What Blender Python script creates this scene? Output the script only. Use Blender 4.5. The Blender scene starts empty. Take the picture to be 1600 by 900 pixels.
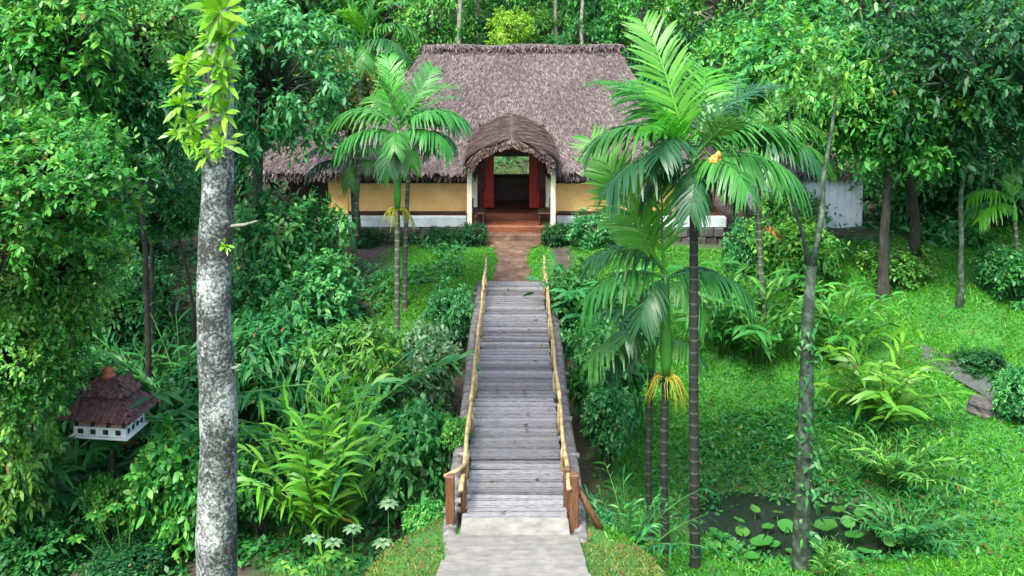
import bpy, bmesh, math, random
import numpy as np
from mathutils import Vector, Matrix

PI = math.pi
R = math.radians
scn = bpy.context.scene
COL = scn.collection

# ------------------------------------------------------------------ camera, sky, sun, exposure
F_PX, PP = 1600.0, 106.0            # focal length and principal row in photograph pixels
PITCH, YAW, CAM_Z = R(4.0), math.atan(5 / 1600), 7.6
cam_d = bpy.data.cameras.new('camera'); cam = bpy.data.objects.new('camera', cam_d); COL.objects.link(cam)
cam.location = (0, 0, CAM_Z); cam.rotation_euler = (PI / 2 - PITCH, 0, YAW)
cam_d.sensor_width = 36; cam_d.lens = 36.0; cam_d.shift_y = -(450 - PP) / 1600
cam_d.clip_start = 0.1; cam_d.clip_end = 1500
scn.camera = cam
w = bpy.data.worlds.new('World'); scn.world = w; w.use_nodes = True
nt = w.node_tree; nt.nodes.clear()
sky = nt.nodes.new('ShaderNodeTexSky'); sky.sky_type = 'NISHITA'; sky.sun_disc = False
SUN_EL, SUN_ROT = R(56), R(205)
sky.sun_elevation = SUN_EL; sky.sun_rotation = SUN_ROT; sky.air_density = 1.0; sky.dust_density = 4.0; sky.ozone_density = 1.0
bg = nt.nodes.new('ShaderNodeBackground'); bg.inputs[1].default_value = 0.11
wo = nt.nodes.new('ShaderNodeOutputWorld'); nt.links.new(sky.outputs[0], bg.inputs[0]); nt.links.new(bg.outputs[0], wo.inputs[0])
sd = bpy.data.lights.new('sun', 'SUN'); sd.energy = 1.5; sd.angle = R(14); sd.color = (1.0, 0.97, 0.9)
sun = bpy.data.objects.new('sun', sd); COL.objects.link(sun)
# direction to the sun, matching the sky's convention
sv = Vector((math.sin(SUN_ROT) * math.cos(SUN_EL), math.cos(SUN_ROT) * math.cos(SUN_EL), math.sin(SUN_EL)))
sun.rotation_euler = sv.to_track_quat('Z', 'Y').to_euler()
vs = scn.view_settings; vs.view_transform = 'Standard'; vs.look = 'None'; vs.gamma = 1; vs.use_curve_mapping = False
vs.exposure = 2.36
scn.cycles.max_bounces = 4; scn.cycles.diffuse_bounces = 2; scn.cycles.glossy_bounces = 2
scn.cycles.transmission_bounces = 3; scn.cycles.transparent_max_bounces = 4
scn.cycles.caustics_reflective = False; scn.cycles.caustics_refractive = False

# ------------------------------------------------------------------ pixel helpers
_c, _s = math.cos(PITCH), math.sin(PITCH)
def ray(px, py):
    a, b = (px - 800) / F_PX, -(py - PP) / F_PX
    v = Vector((a, _c + b * _s, -_s + b * _c))
    return Matrix.Rotation(YAW, 3, 'Z') @ v
def at(px, py, Y):
    v = ray(px, py); k = Y / v.y
    return Vector((v.x * k, Y, CAM_Z + v.z * k))
def X(px, Y): return at(px, 400, Y).x

def sstep(a, b, x):
    t = np.clip((x - a) / (b - a), 0, 1); return t * t * (3 - 2 * t)

# ------------------------------------------------------------------ terrain
def hgt(x, y):
    x = np.asarray(x, float); y = np.asarray(y, float)
    ax = np.abs(x)
    # side profile along y
    side = np.interp(y, [-20, 4, 14, 18.2, 21, 27, 31, 45, 60, 100, 160, 320], [5, 2.4, -2.1, -2.25, -2.0, -0.95, -0.35, -0.2, 1.6, 7.5, 16, 34])
    mid = np.interp(y, [-20, 0, 2, 14.0, 15.1, 17.2, 19, 22.5, 24.5, 25.9, 26.9, 29.5, 45, 60, 100, 160, 320],
                    [6, 6, 4.1, -0.12, -0.3, -2.2, -2.5, -2.5, -2.0, -0.75, -0.2, -0.02, -0.1, 1.6, 7.5, 16, 34])
    kk = sstep(17.5, 24, y); a0 = 1.0 + .6 * sstep(15.3, 13.8, y); k = sstep(a0, a0 + 1.35, ax) * (1 - kk) + sstep(3.0, 6.5, ax) * kk
    h = mid * (1 - k) + side * k
    # pond hollow to the right of the bridge
    d = ((x - 5.6) / 3.5) ** 2 + ((y - 19.3) / 1.9) ** 2
    h = h - 0.75 * np.exp(-d * 1.3)
    # lawn rising to the right, slope rising to the left
    h = h + 0.10 * np.clip(x - 7.5, 0, 30) + 0.07 * np.clip(-x - 9.0, 0, 30)
    n = 0.07 * np.sin(x * 1.7 + 0.6 * y) * np.sin(y * 1.3 - 0.4 * x) + 0.05 * np.sin(x * 3.1 - y * 2.3)
    flat = sstep(1.3, 2.4, ax) * (1 - 0.8 * ((y > 31) & (y < 45) & (ax < 12)))
    return h + n * flat
def hz(x, y): return float(hgt(x, y))

rng = np.random.default_rng(7)
random.seed(7)

# ------------------------------------------------------------------ materials
def mat(name):
    m = bpy.data.materials.new(name); m.use_nodes = True
    n = m.node_tree; b = n.nodes['Principled BSDF']
    return m, n, b
def nd(n, t, **kw):
    o = n.nodes.new(t)
    for k, v in kw.items(): setattr(o, k, v)
    return o
def ramp(n, stops):
    r = n.nodes.new('ShaderNodeValToRGB'); e = r.color_ramp.elements
    while len(e) < len(stops): e.new(0.5)
    for i, (p, c) in enumerate(stops):
        e[i].position = p; e[i].color = (*c, 1)
    return r
def bump(n, b, src, strength=0.4, dist=0.02):
    k = nd(n, 'ShaderNodeBump'); k.inputs['Strength'].default_value = strength; k.inputs['Distance'].default_value = dist
    n.links.new(src, k.inputs['Height']); n.links.new(k.outputs[0], b.inputs['Normal'])

def leaf_mat(name, cols, trans=0.35, rough=0.42, spec=0.5, brown=0.006):
    m, n, b = mat(name)
    g = nd(n, 'ShaderNodeNewGeometry'); oi = nd(n, 'ShaderNodeObjectInfo')
    r = ramp(n, [(i / (len(cols) - 1), c) for i, c in enumerate(cols)])
    at_ = nd(n, 'ShaderNodeAttribute', attribute_name='tone')
    ad = nd(n, 'ShaderNodeMath', operation='MULTIPLY_ADD'); n.links.new(g.outputs['Random Per Island'], ad.inputs[0])
    ad.inputs[1].default_value = 0.62; n.links.new(at_.outputs['Fac'], ad.inputs[2])
    n.links.new(ad.outputs[0], r.inputs[0])
    hs = nd(n, 'ShaderNodeHueSaturation')
    mr = nd(n, 'ShaderNodeMapRange'); n.links.new(oi.outputs['Random'], mr.inputs[0]); mr.inputs[3].default_value = 0.485; mr.inputs[4].default_value = 0.515
    gt = nd(n, 'ShaderNodeMath', operation='GREATER_THAN'); fr2 = nd(n, 'ShaderNodeMath', operation='FRACT'); m7 = nd(n, 'ShaderNodeMath', operation='MULTIPLY')
    m7.inputs[1].default_value = 77.7; n.links.new(g.outputs['Random Per Island'], m7.inputs[0]); n.links.new(m7.outputs[0], fr2.inputs[0])
    n.links.new(fr2.outputs[0], gt.inputs[0]); gt.inputs[1].default_value = 1 - (brown if trans > 0 else 0)
    mb2 = nd(n, 'ShaderNodeMix', data_type='RGBA'); n.links.new(gt.outputs[0], mb2.inputs[0]); n.links.new(r.outputs[0], mb2.inputs[6]); mb2.inputs[7].default_value = (0.14, 0.11, 0.02, 1)
    n.links.new(mr.outputs[0], hs.inputs['Hue']); n.links.new(mb2.outputs[2], hs.inputs['Color'])
    n.links.new(hs.outputs[0], b.inputs['Base Color'])
    b.inputs['Roughness'].default_value = rough; b.inputs['Specular IOR Level'].default_value = spec
    if trans > 0:
        t = nd(n, 'ShaderNodeBsdfTranslucent'); mx = nd(n, 'ShaderNodeMixShader'); mx.inputs[0].default_value = trans
        gm = nd(n, 'ShaderNodeMix', data_type='RGBA', blend_type='MULTIPLY'); gm.inputs[0].default_value = 1
        n.links.new(hs.outputs[0], gm.inputs[6]); gm.inputs[7].default_value = (1.5, 1.35, 0.6, 1)
        n.links.new(gm.outputs[2], t.inputs[0])
        n.links.new(b.outputs[0], mx.inputs[1]); n.links.new(t.outputs[0], mx.inputs[2])
        n.links.new(mx.outputs[0], n.nodes['Material Output'].inputs[0])
    return m
M = {}
M['leaf_mid'] = leaf_mat('leaf_mid', [(0.008, 0.08, 0.02), (0.022, 0.17, 0.035), (0.09, 0.31, 0.06)], rough=.46, spec=.45)
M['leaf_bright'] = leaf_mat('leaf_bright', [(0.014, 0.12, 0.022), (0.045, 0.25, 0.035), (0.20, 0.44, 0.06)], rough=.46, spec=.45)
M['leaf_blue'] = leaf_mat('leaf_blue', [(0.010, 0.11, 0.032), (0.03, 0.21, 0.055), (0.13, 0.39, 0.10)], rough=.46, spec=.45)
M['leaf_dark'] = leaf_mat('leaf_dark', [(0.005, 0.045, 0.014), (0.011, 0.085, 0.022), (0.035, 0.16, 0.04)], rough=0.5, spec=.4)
M['leaf_lime'] = leaf_mat('leaf_lime', [(0.06, 0.24, 0.015), (0.16, 0.38, 0.02), (0.30, 0.50, 0.04)])
M['leaf_pale'] = leaf_mat('leaf_pale', [(0.06, 0.17, 0.06), (0.14, 0.30, 0.13), (0.32, 0.46, 0.28)])
M['leaf_cane'] = leaf_mat('leaf_cane', [(0.03, 0.17, 0.012), (0.08, 0.29, 0.02), (0.20, 0.43, 0.04)], trans=.4)
M['pad'] = leaf_mat('pad', [(0.035, 0.15, 0.02), (0.06, 0.22, 0.03), (0.11, 0.30, 0.05)], trans=.2, rough=.4)
M['leaf_olive'] = leaf_mat('leaf_olive', [(0.03, 0.09, 0.012), (0.10, 0.17, 0.02), (0.24, 0.27, 0.04)])
M['leaf_yellow'] = leaf_mat('leaf_yellow', [(0.18, 0.22, 0.02), (0.36, 0.36, 0.03), (0.5, 0.40, 0.05)])
M['palm'] = leaf_mat('palm', [(0.02, 0.13, 0.02), (0.04, 0.20, 0.03), (0.10, 0.28, 0.07)], trans=0.3, rough=0.45, spec=0.4)
M['palm_young'] = leaf_mat('palm_young', [(0.025, 0.19, 0.012), (0.05, 0.29, 0.018), (0.11, 0.40, 0.035)], trans=0.45)
M['palm_old'] = leaf_mat('palm_old', [(0.01, 0.06, 0.022), (0.02, 0.10, 0.03), (0.06, 0.16, 0.06)], trans=0.2, rough=0.42, spec=0.4)
M['grass'] = leaf_mat('grass', [(0.022, 0.16, 0.008), (0.065, 0.29, 0.012), (0.19, 0.43, 0.02)], trans=0.4, rough=0.5)
M['grass_dry'] = leaf_mat('grass_dry', [(0.05, 0.11, 0.012), (0.13, 0.18, 0.025), (0.24, 0.20, 0.06)], trans=0.3, rough=0.55)
M['dead_leaf'] = leaf_mat('dead_leaf', [(0.10, 0.02, 0.008), (0.22, 0.06, 0.015), (0.35, 0.13, 0.03)], trans=0.15, rough=0.7)
M['litter'] = leaf_mat('litter', [(0.03, 0.018, 0.01), (0.075, 0.045, 0.02), (0.15, 0.095, 0.04)], trans=0.1, rough=0.8, spec=.2)
M['thatch'] = leaf_mat('thatch', [(0.03, 0.023, 0.022), (0.08, 0.064, 0.062), (0.19, 0.16, 0.16)], trans=0.0, rough=0.75, spec=0.25)
M['thatch_brown'] = leaf_mat('thatch_brown', [(0.022, 0.014, 0.012), (0.085, 0.062, 0.052), (0.22, 0.17, 0.14)], trans=0.0, rough=0.8, spec=0.2)

def noise_mat(name, stops, scale=8, detail=6, rough=0.8, bumpk=0.4, bdist=0.02, stretch=None, obj_rand=0.0, spec=0.4, coords='Object'):
    m, n, b = mat(name)
    tc = nd(n, 'ShaderNodeTexCoord'); mp = nd(n, 'ShaderNodeMapping'); n.links.new(tc.outputs[coords], mp.inputs[0])
    if stretch: mp.inputs['Scale'].default_value = stretch
    oi = nd(n, 'ShaderNodeObjectInfo')
    vm = nd(n, 'ShaderNodeVectorMath', operation='MULTIPLY_ADD')
    n.links.new(oi.outputs['Random'], vm.inputs[0]); vm.inputs[1].default_value = (37, 53, 71); n.links.new(mp.outputs[0], vm.inputs[2])
    t = nd(n, 'ShaderNodeTexNoise'); t.inputs['Scale'].default_value = scale; t.inputs['Detail'].default_value = detail; t.inputs['Roughness'].default_value = 0.65
    n.links.new(vm.outputs[0], t.inputs['Vector'])
    r = ramp(n, stops); n.links.new(t.outputs['Fac'], r.inputs[0])
    out = r.outputs[0]
    if obj_rand:
        hs = nd(n, 'ShaderNodeHueSaturation'); mr = nd(n, 'ShaderNodeMapRange'); n.links.new(oi.outputs['Random'], mr.inputs[0])
        mr.inputs[3].default_value = 1 - obj_rand; mr.inputs[4].default_value = 1 + obj_rand
        n.links.new(mr.outputs[0], hs.inputs['Value']); n.links.new(out, hs.inputs['Color']); out = hs.outputs[0]
    n.links.new(out, b.inputs['Base Color']); b.inputs['Roughness'].default_value = rough; b.inputs['Specular IOR Level'].default_value = spec
    bump(n, b, t.outputs['Fac'], bumpk, bdist)
    return m
M['plank'] = noise_mat('plank', [(0.28, (0.045, 0.045, 0.046)), (0.5, (0.14, 0.142, 0.148)), (0.78, (0.28, 0.284, 0.295))], 7, 8, 0.5, 0.6, 0.01, (1.2, 12, 12), 0.38, 0.4)
M['rail'] = noise_mat('rail', [(0.3, (0.13, 0.085, 0.035)), (0.5, (0.33, 0.255, 0.125)), (0.72, (0.46, 0.39, 0.22))], 7, 6, 0.5, 0.4, 0.01, None, 0.15)
M['post_wood'] = noise_mat('post_wood', [(0.3, (0.045, 0.02, 0.01)), (0.55, (0.12, 0.055, 0.025)), (0.8, (0.22, 0.12, 0.055))], 6, 6, 0.55, 0.5, 0.01, (9, 9, 1.0), 0.12)
M['dark_wood'] = noise_mat('dark_wood', [(0.3, (0.018, 0.010, 0.008)), (0.7, (0.06, 0.032, 0.02))], 8, 6, 0.5, 0.4, 0.01)
M['log'] = noise_mat('log', [(0.3, (0.045, 0.04, 0.036)), (0.5, (0.12, 0.115, 0.11)), (0.75, (0.26, 0.25, 0.25))], 7, 7, 0.7, 0.7, 0.02, None, 0.2)
M['bark'] = noise_mat('bark', [(0.3, (0.010, 0.010, 0.008)), (0.55, (0.03, 0.03, 0.022)), (0.8, (0.085, 0.095, 0.07))], 9, 8, 0.85, 0.8, 0.03, (1, 1, 0.4))
M['bark_pale'] = noise_mat('bark_pale', [(0.3, (0.06, 0.07, 0.05)), (0.55, (0.17, 0.18, 0.14)), (0.8, (0.32, 0.33, 0.28))], 9, 7, 0.8, 0.5, 0.02, (1, 1, 0.5))
M['bark_moss'] = noise_mat('bark_moss', [(0.28, (0.008, 0.014, 0.009)), (0.48, (0.02, 0.04, 0.022)), (0.62, (0.06, 0.095, 0.065)), (0.8, (0.20, 0.25, 0.21))], 7, 9, 0.85, 0.8, 0.03)
M['stem_green'] = noise_mat('stem_green', [(0.3, (0.02, 0.09, 0.01)), (0.7, (0.06, 0.18, 0.03))], 6, 4, 0.5, 0.2, 0.01)
M['crownshaft'] = noise_mat('crownshaft', [(0.3, (0.03, 0.16, 0.02)), (0.7, (0.07, 0.28, 0.04))], 3, 3, 0.32, 0.1, 0.01)
M['wall_yellow'] = noise_mat('wall_yellow', [(0.25, (0.60, 0.34, 0.10)), (0.6, (0.80, 0.52, 0.20)), (0.85, (0.85, 0.62, 0.32))], 1.6, 6, 0.85, 0.15, 0.005)
M['plinth_pale'] = noise_mat('plinth_pale', [(0.25, (0.22, 0.27, 0.28)), (0.6, (0.40, 0.47, 0.49)), (0.9, (0.50, 0.57, 0.58))], 1.8, 7, 0.8, 0.15, 0.005)
M['hut_white'] = noise_mat('hut_white', [(0.25, (0.50, 0.62, 0.70)), (0.6, (0.62, 0.74, 0.82)), (0.9, (0.70, 0.80, 0.86))], 1.2, 6, 0.8, 0.1, 0.005)
M['cream'] = noise_mat('cream', [(0.25, (0.55, 0.49, 0.36)), (0.7, (0.78, 0.73, 0.60))], 3, 5, 0.8, 0.15, 0.005)
M['red_paint'] = noise_mat('red_paint', [(0.3, (0.20, 0.008, 0.012)), (0.7, (0.40, 0.02, 0.02))], 4, 5, 0.45, 0.15, 0.005)
M['maroon'] = noise_mat('maroon', [(0.3, (0.05, 0.004, 0.012)), (0.7, (0.12, 0.008, 0.02))], 4, 5, 0.5, 0.15, 0.005)
M['red_oxide'] = noise_mat('red_oxide', [(0.3, (0.08, 0.022, 0.012)), (0.7, (0.22, 0.08, 0.035))], 2, 6, 0.4, 0.1, 0.005)
M['stone'] = noise_mat('stone', [(0.3, (0.02, 0.02, 0.019)), (0.6, (0.06, 0.057, 0.055)), (0.85, (0.13, 0.125, 0.118))], 4, 8, 0.85, 0.8, 0.03, None, 0.3)
M['laterite'] = noise_mat('laterite', [(0.3, (0.05, 0.045, 0.05)), (0.7, (0.13, 0.11, 0.13))], 3, 7, 0.85, 0.5, 0.02)
M['concrete'] = noise_mat('concrete', [(0.25, (0.10, 0.098, 0.08)), (0.5, (0.185, 0.18, 0.16)), (0.72, (0.26, 0.25, 0.22))], 4.5, 9, 0.75, 0.5, 0.01, None, 0.08)
M['earth'] = noise_mat('earth', [(0.3, (0.035, 0.02, 0.012)), (0.5, (0.10, 0.06, 0.038)), (0.75, (0.20, 0.14, 0.09))], 2.5, 8, 0.9, 0.6, 0.02)
M['tile_brown'] = noise_mat('tile_brown', [(0.3, (0.035, 0.018, 0.016)), (0.55, (0.11, 0.055, 0.05)), (0.8, (0.20, 0.11, 0.10))], 9, 6, 0.75, 0.5, 0.01, None, 0.35)
M['terracotta'] = noise_mat('terracotta', [(0.3, (0.22, 0.05, 0.02)), (0.7, (0.50, 0.17, 0.07))], 6, 6, 0.7, 0.3, 0.01)
M['white_paint'] = noise_mat('white_paint', [(0.25, (0.50, 0.58, 0.54)), (0.7, (0.78, 0.82, 0.80))], 5, 6, 0.7, 0.2, 0.005)
M['black'] = noise_mat('black', [(0.3, (0.008, 0.008, 0.01)), (0.7, (0.02, 0.02, 0.024))], 5, 4, 0.6, 0.1, 0.005)
M['orange_fruit'] = noise_mat('orange_fruit', [(0.3, (0.55, 0.18, 0.03)), (0.7, (0.75, 0.33, 0.08))], 5, 4, 0.45, 0.1, 0.005)
M['grey_path'] = noise_mat('grey_path', [(0.25, (0.03, 0.036, 0.036)), (0.7, (0.07, 0.078, 0.08))], 3, 7, 0.8, 0.4, 0.01)

def trunk_lichen():
    m, n, b = mat('lichen_bark')
    tc = nd(n, 'ShaderNodeTexCoord')
    a = nd(n, 'ShaderNodeTexNoise'); a.inputs['Scale'].default_value = 21; a.inputs['Detail'].default_value = 8; a.inputs['Roughness'].default_value = 0.7
    c = nd(n, 'ShaderNodeTexNoise'); c.inputs['Scale'].default_value = 2.2; c.inputs['Detail'].default_value = 5
    v = nd(n, 'ShaderNodeTexVoronoi'); v.inputs['Scale'].default_value = 26
    for t in (a, c, v): n.links.new(tc.outputs['Object'], t.inputs['Vector'])
    r = ramp(n, [(0.35, (0.018, 0.024, 0.02)), (0.46, (0.08, 0.095, 0.085)), (0.55, (0.18, 0.205, 0.19)), (0.68, (0.36, 0.395, 0.38))])
    mt = nd(n, 'ShaderNodeMath', operation='MULTIPLY_ADD'); n.links.new(c.outputs[0], mt.inputs[0]); mt.inputs[1].default_value = 0.9; mt.inputs[2].default_value = -0.45
    ad = nd(n, 'ShaderNodeMath', operation='ADD'); n.links.new(a.outputs[0], ad.inputs[0]); n.links.new(mt.outputs[0], ad.inputs[1])
    vv = nd(n, 'ShaderNodeMath', operation='MULTIPLY_ADD'); n.links.new(v.outputs['Distance'], vv.inputs[0]); vv.inputs[1].default_value = -0.22; n.links.new(ad.outputs[0], vv.inputs[2])
    v2 = nd(n, 'ShaderNodeMath', operation='ADD'); n.links.new(vv.outputs[0], v2.inputs[0]); v2.inputs[1].default_value = 0.09
    n.links.new(v2.outputs[0], r.inputs[0]); n.links.new(r.outputs[0], b.inputs['Base Color']); b.inputs['Roughness'].default_value = 0.85
    bump(n, b, v2.outputs[0], 0.6, 0.03)
    return m
M['lichen_bark'] = trunk_lichen()

def palm_trunk_mat(name, dark, light):
    m, n, b = mat(name)
    tc = nd(n, 'ShaderNodeTexCoord'); sx = nd(n, 'ShaderNodeSeparateXYZ'); n.links.new(tc.outputs['Object'], sx.inputs[0])
    mo = nd(n, 'ShaderNodeMath', operation='FRACT'); ml = nd(n, 'ShaderNodeMath', operation='MULTIPLY'); ml.inputs[1].default_value = 1 / 0.21
    n.links.new(sx.outputs[2], ml.inputs[0]); n.links.new(ml.outputs[0], mo.inputs[0])
    r = ramp(n, [(0.0, light), (0.09, light), (0.15, dark), (0.95, dark)]); n.links.new(mo.outputs[0], r.inputs[0])
    no = nd(n, 'ShaderNodeTexNoise'); no.inputs['Scale'].default_value = 9; no.inputs['Detail'].default_value = 7; n.links.new(tc.outputs['Object'], no.inputs['Vector'])
    r2 = ramp(n, [(0.3, (0.45, 0.55, 0.45)), (0.7, (1.5, 1.5, 1.4))]); n.links.new(no.outputs[0], r2.inputs[0])
    mx = nd(n, 'ShaderNodeMix', data_type='RGBA', blend_type='MULTIPLY'); mx.inputs[0].default_value = 1
    n.links.new(r.outputs[0], mx.inputs[6]); n.links.new(r2.outputs[0], mx.inputs[7]); n.links.new(mx.outputs[2], b.inputs['Base Color'])
    b.inputs['Roughness'].default_value = 0.75; bump(n, b, no.outputs[0], 0.4, 0.01)
    return m
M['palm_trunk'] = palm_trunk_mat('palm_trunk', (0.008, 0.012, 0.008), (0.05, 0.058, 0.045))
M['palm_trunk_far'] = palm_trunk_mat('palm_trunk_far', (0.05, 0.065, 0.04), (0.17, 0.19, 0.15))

def ground_mat():
    m, n, b = mat('ground')
    tc = nd(n, 'ShaderNodeTexCoord')
    t = nd(n, 'ShaderNodeTexNoise'); t.inputs['Scale'].default_value = 1.4; t.inputs['Detail'].default_value = 10; t.inputs['Roughness'].default_value = 0.7
    n.links.new(tc.outputs['Object'], t.inputs['Vector'])
    soil = ramp(n, [(0.3, (0.018, 0.013, 0.011)), (0.55, (0.05, 0.036, 0.028)), (0.8, (0.10, 0.075, 0.055))])
    gr = ramp(n, [(0.3, (0.012, 0.075, 0.008)), (0.55, (0.025, 0.14, 0.012)), (0.8, (0.06, 0.19, 0.02))])
    n.links.new(t.outputs[0], soil.inputs[0]); n.links.new(t.outputs[0], gr.inputs[0])
    a = nd(n, 'ShaderNodeAttribute', attribute_name='turf')
    mx = nd(n, 'ShaderNodeMix', data_type='RGBA'); n.links.new(a.outputs['Fac'], mx.inputs[0]); n.links.new(soil.outputs[0], mx.inputs[6]); n.links.new(gr.outputs[0], mx.inputs[7])
    n.links.new(mx.outputs[2], b.inputs['Base Color']); b.inputs['Roughness'].default_value = 0.9
    bump(n, b, t.outputs[0], 0.8, 0.05)
    return m
M['ground'] = ground_mat()
def water_mat():
    m, n, b = mat('water'); b.inputs['Base Color'].default_value = (0.012, 0.018, 0.014, 1); b.inputs['Roughness'].default_value = 0.06
    t = nd(n, 'ShaderNodeTexNoise'); t.inputs['Scale'].default_value = 6; tc = nd(n, 'ShaderNodeTexCoord'); n.links.new(tc.outputs['Object'], t.inputs['Vector'])
    bump(n, b, t.outputs[0], 0.12, 0.02); return m
M['water'] = water_mat()

# ------------------------------------------------------------------ mesh helpers
def quads_mesh(name, V, Q, tone=None):
    me = bpy.data.meshes.new(name); V = np.asarray(V, np.float32); Q = np.asarray(Q, np.int32)
    me.vertices.add(len(V)); me.vertices.foreach_set('co', V.ravel())
    k = Q.shape[1]
    me.loops.add(Q.size); me.loops.foreach_set('vertex_index', Q.ravel())
    me.polygons.add(len(Q)); me.polygons.foreach_set('loop_start', np.arange(0, Q.size, k, dtype=np.int32))
    me.update(calc_edges=True)
    if tone is not None:
        a = me.attributes.new('tone', 'FLOAT', 'POINT'); a.data.foreach_set('value', np.asarray(tone, np.float32))
    return me
def norm(v): return v / np.maximum(np.linalg.norm(v, axis=-1, keepdims=True), 1e-9)

class LB:                              # collects leaf strips
    def __init__(s): s.V, s.Q, s.T, s.n = [], [], [], 0
    def strips(s, base, d, up, L, W, prof=((0, .15), (.45, 1), (1, .06)), droop=0.2, tone=0.2, fold=0.0):
        base = np.asarray(base, float); N = len(base)
        d = norm(np.broadcast_to(np.asarray(d, float), (N, 3))); up = np.broadcast_to(np.asarray(up, float), (N, 3))
        sd_ = norm(np.cross(d, up)); L = np.broadcast_to(L, (N,)); W = np.broadcast_to(W, (N,)); droop = np.broadcast_to(droop, (N,))
        tone = np.broadcast_to(tone, (N,)); K = len(prof)
        pts = np.zeros((N, K, 2, 3)); nrm = norm(np.cross(sd_, d))
        for k, (t, ww) in enumerate(prof):
            c = base + d * (L * t)[:, None]; c[:, 2] -= droop * L * t * t
            o = sd_ * (W * ww * 0.5)[:, None]
            lift = nrm * (W * ww * fold)[:, None]
            pts[:, k, 0] = c - o + lift; pts[:, k, 1] = c + o + (lift if fold == 0 else 0)
        idx = s.n + np.arange(N * K * 2).reshape(N, K, 2)
        q = np.stack([idx[:, :-1, 0], idx[:, :-1, 1], idx[:, 1:, 1], idx[:, 1:, 0]], -1).reshape(-1, 4)
        s.V.append(pts.reshape(-1, 3)); s.Q.append(q); s.T.append(np.repeat(tone, K * 2)); s.n += N * K * 2
    def tube(s, P, rad, sides=6, tone=0.2):
        P = np.asarray(P, float); n = len(P); rad = np.broadcast_to(rad, (n,))
        tg = norm(np.gradient(P, axis=0)); ref = np.array([0.31, 0.95, 0.02]) if abs(tg[:, 2]).mean() > .6 else np.array([0, 0, 1.0])
        a = norm(np.cross(tg, ref)); b = np.cross(tg, a)
        th = np.linspace(0, 2 * PI, sides, endpoint=False)
        pts = P[:, None] + (a[:, None] * np.cos(th)[None, :, None] + b[:, None] * np.sin(th)[None, :, None]) * rad[:, None, None]
        idx = s.n + np.arange(n * sides).reshape(n, sides); j = np.roll(idx, -1, 1)
        q = np.stack([idx[:-1], j[:-1], j[1:], idx[1:]], -1).reshape(-1, 4)
        s.V.append(pts.reshape(-1, 3)); s.Q.append(q); s.T.append(np.full(n * sides, tone)); s.n += n * sides
        # close the ends
        if sides % 2 == 0:
            for e in (idx[0][::-1], idx[-1]):
                for k in range(1, sides // 2):
                    s.Q.append(np.array([[e[0], e[2 * k - 1], e[2 * k], e[min(2 * k + 1, sides - 1)]]]) if 2 * k + 1 < sides else np.zeros((0, 4), int))
    def mesh(s, name, m=None, smooth=False):
        me = quads_mesh(name, np.concatenate(s.V), np.concatenate(s.Q), np.concatenate(s.T))
        if m: me.materials.append(M[m])
        if smooth: me.polygons.foreach_set('use_smooth', np.ones(len(me.polygons), bool))
        return me

def link(name, me, parent=None, loc=(0, 0, 0), rot=(0, 0, 0), scale=(1, 1, 1), m=None):
    o = bpy.data.objects.new(name, me); COL.objects.link(o)
    o.location = loc; o.rotation_euler = rot; o.scale = scale if hasattr(scale, '__len__') else (scale,) * 3
    if parent: o.parent = parent
    if m and me is not None and (len(me.materials) == 0 or me.materials[0] != M[m]):
        if len(me.materials) == 0: me.materials.append(M[m])
        else:
            o.material_slots[0].link = 'OBJECT'; o.material_slots[0].material = M[m]
    return o
def tag(o, label=None, cat=None, group=None, kind=None):
    if label: o['label'] = label
    if cat: o['category'] = cat
    if group: o['group'] = group
    if kind: o['kind'] = kind
    return o
def empty(name, loc, label, cat, group=None, rz=0):
    o = bpy.data.objects.new(name, None); COL.objects.link(o); o.location = loc; o.rotation_euler = (0, 0, rz); o.empty_display_size = 0.2
    return tag(o, label, cat, group)

class BB:                              # boxes, prisms and tubes in bmesh
    def __init__(s): s.bm = bmesh.new()
    def box(s, lo, hi, bev=0.0, mtx=None):
        c = [(a + b) / 2 for a, b in zip(lo, hi)]; d = [abs(b - a) for a, b in zip(lo, hi)]
        g = bmesh.ops.create_cube(s.bm, size=1, matrix=Matrix.Translation(c) @ Matrix.Diagonal((*d, 1)))['verts']
        if bev: bmesh.ops.bevel(s.bm, geom=list({e for v in g for e in v.link_edges}), offset=bev, segments=1, affect='EDGES')
        if mtx is not None: bmesh.ops.transform(s.bm, matrix=mtx, verts=g) if not bev else bmesh.ops.transform(s.bm, matrix=mtx, verts=s.bm.verts[:])
        return s
    def poly(s, pts, faces):
        v = [s.bm.verts.new(p) for p in pts]
        for f in faces: s.bm.faces.new([v[i] for i in f])
        return s
    def mesh(s, name, m):
        bmesh.ops.recalc_face_normals(s.bm, faces=s.bm.faces[:])
        me = bpy.data.meshes.new(name); s.bm.to_mesh(me); s.bm.free(); me.materials.append(M[m]); return me
def box(name, lo, hi, m, parent=None, bev=0.012): return link(name, BB().box(lo, hi, bev).mesh(name, m), parent)
def tube_obj(name, P, r, m, parent=None, sides=8, **kw):
    b = LB(); b.tube(P, r, sides); return link(name, b.mesh(name, m, smooth=True), parent, **kw)

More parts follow.
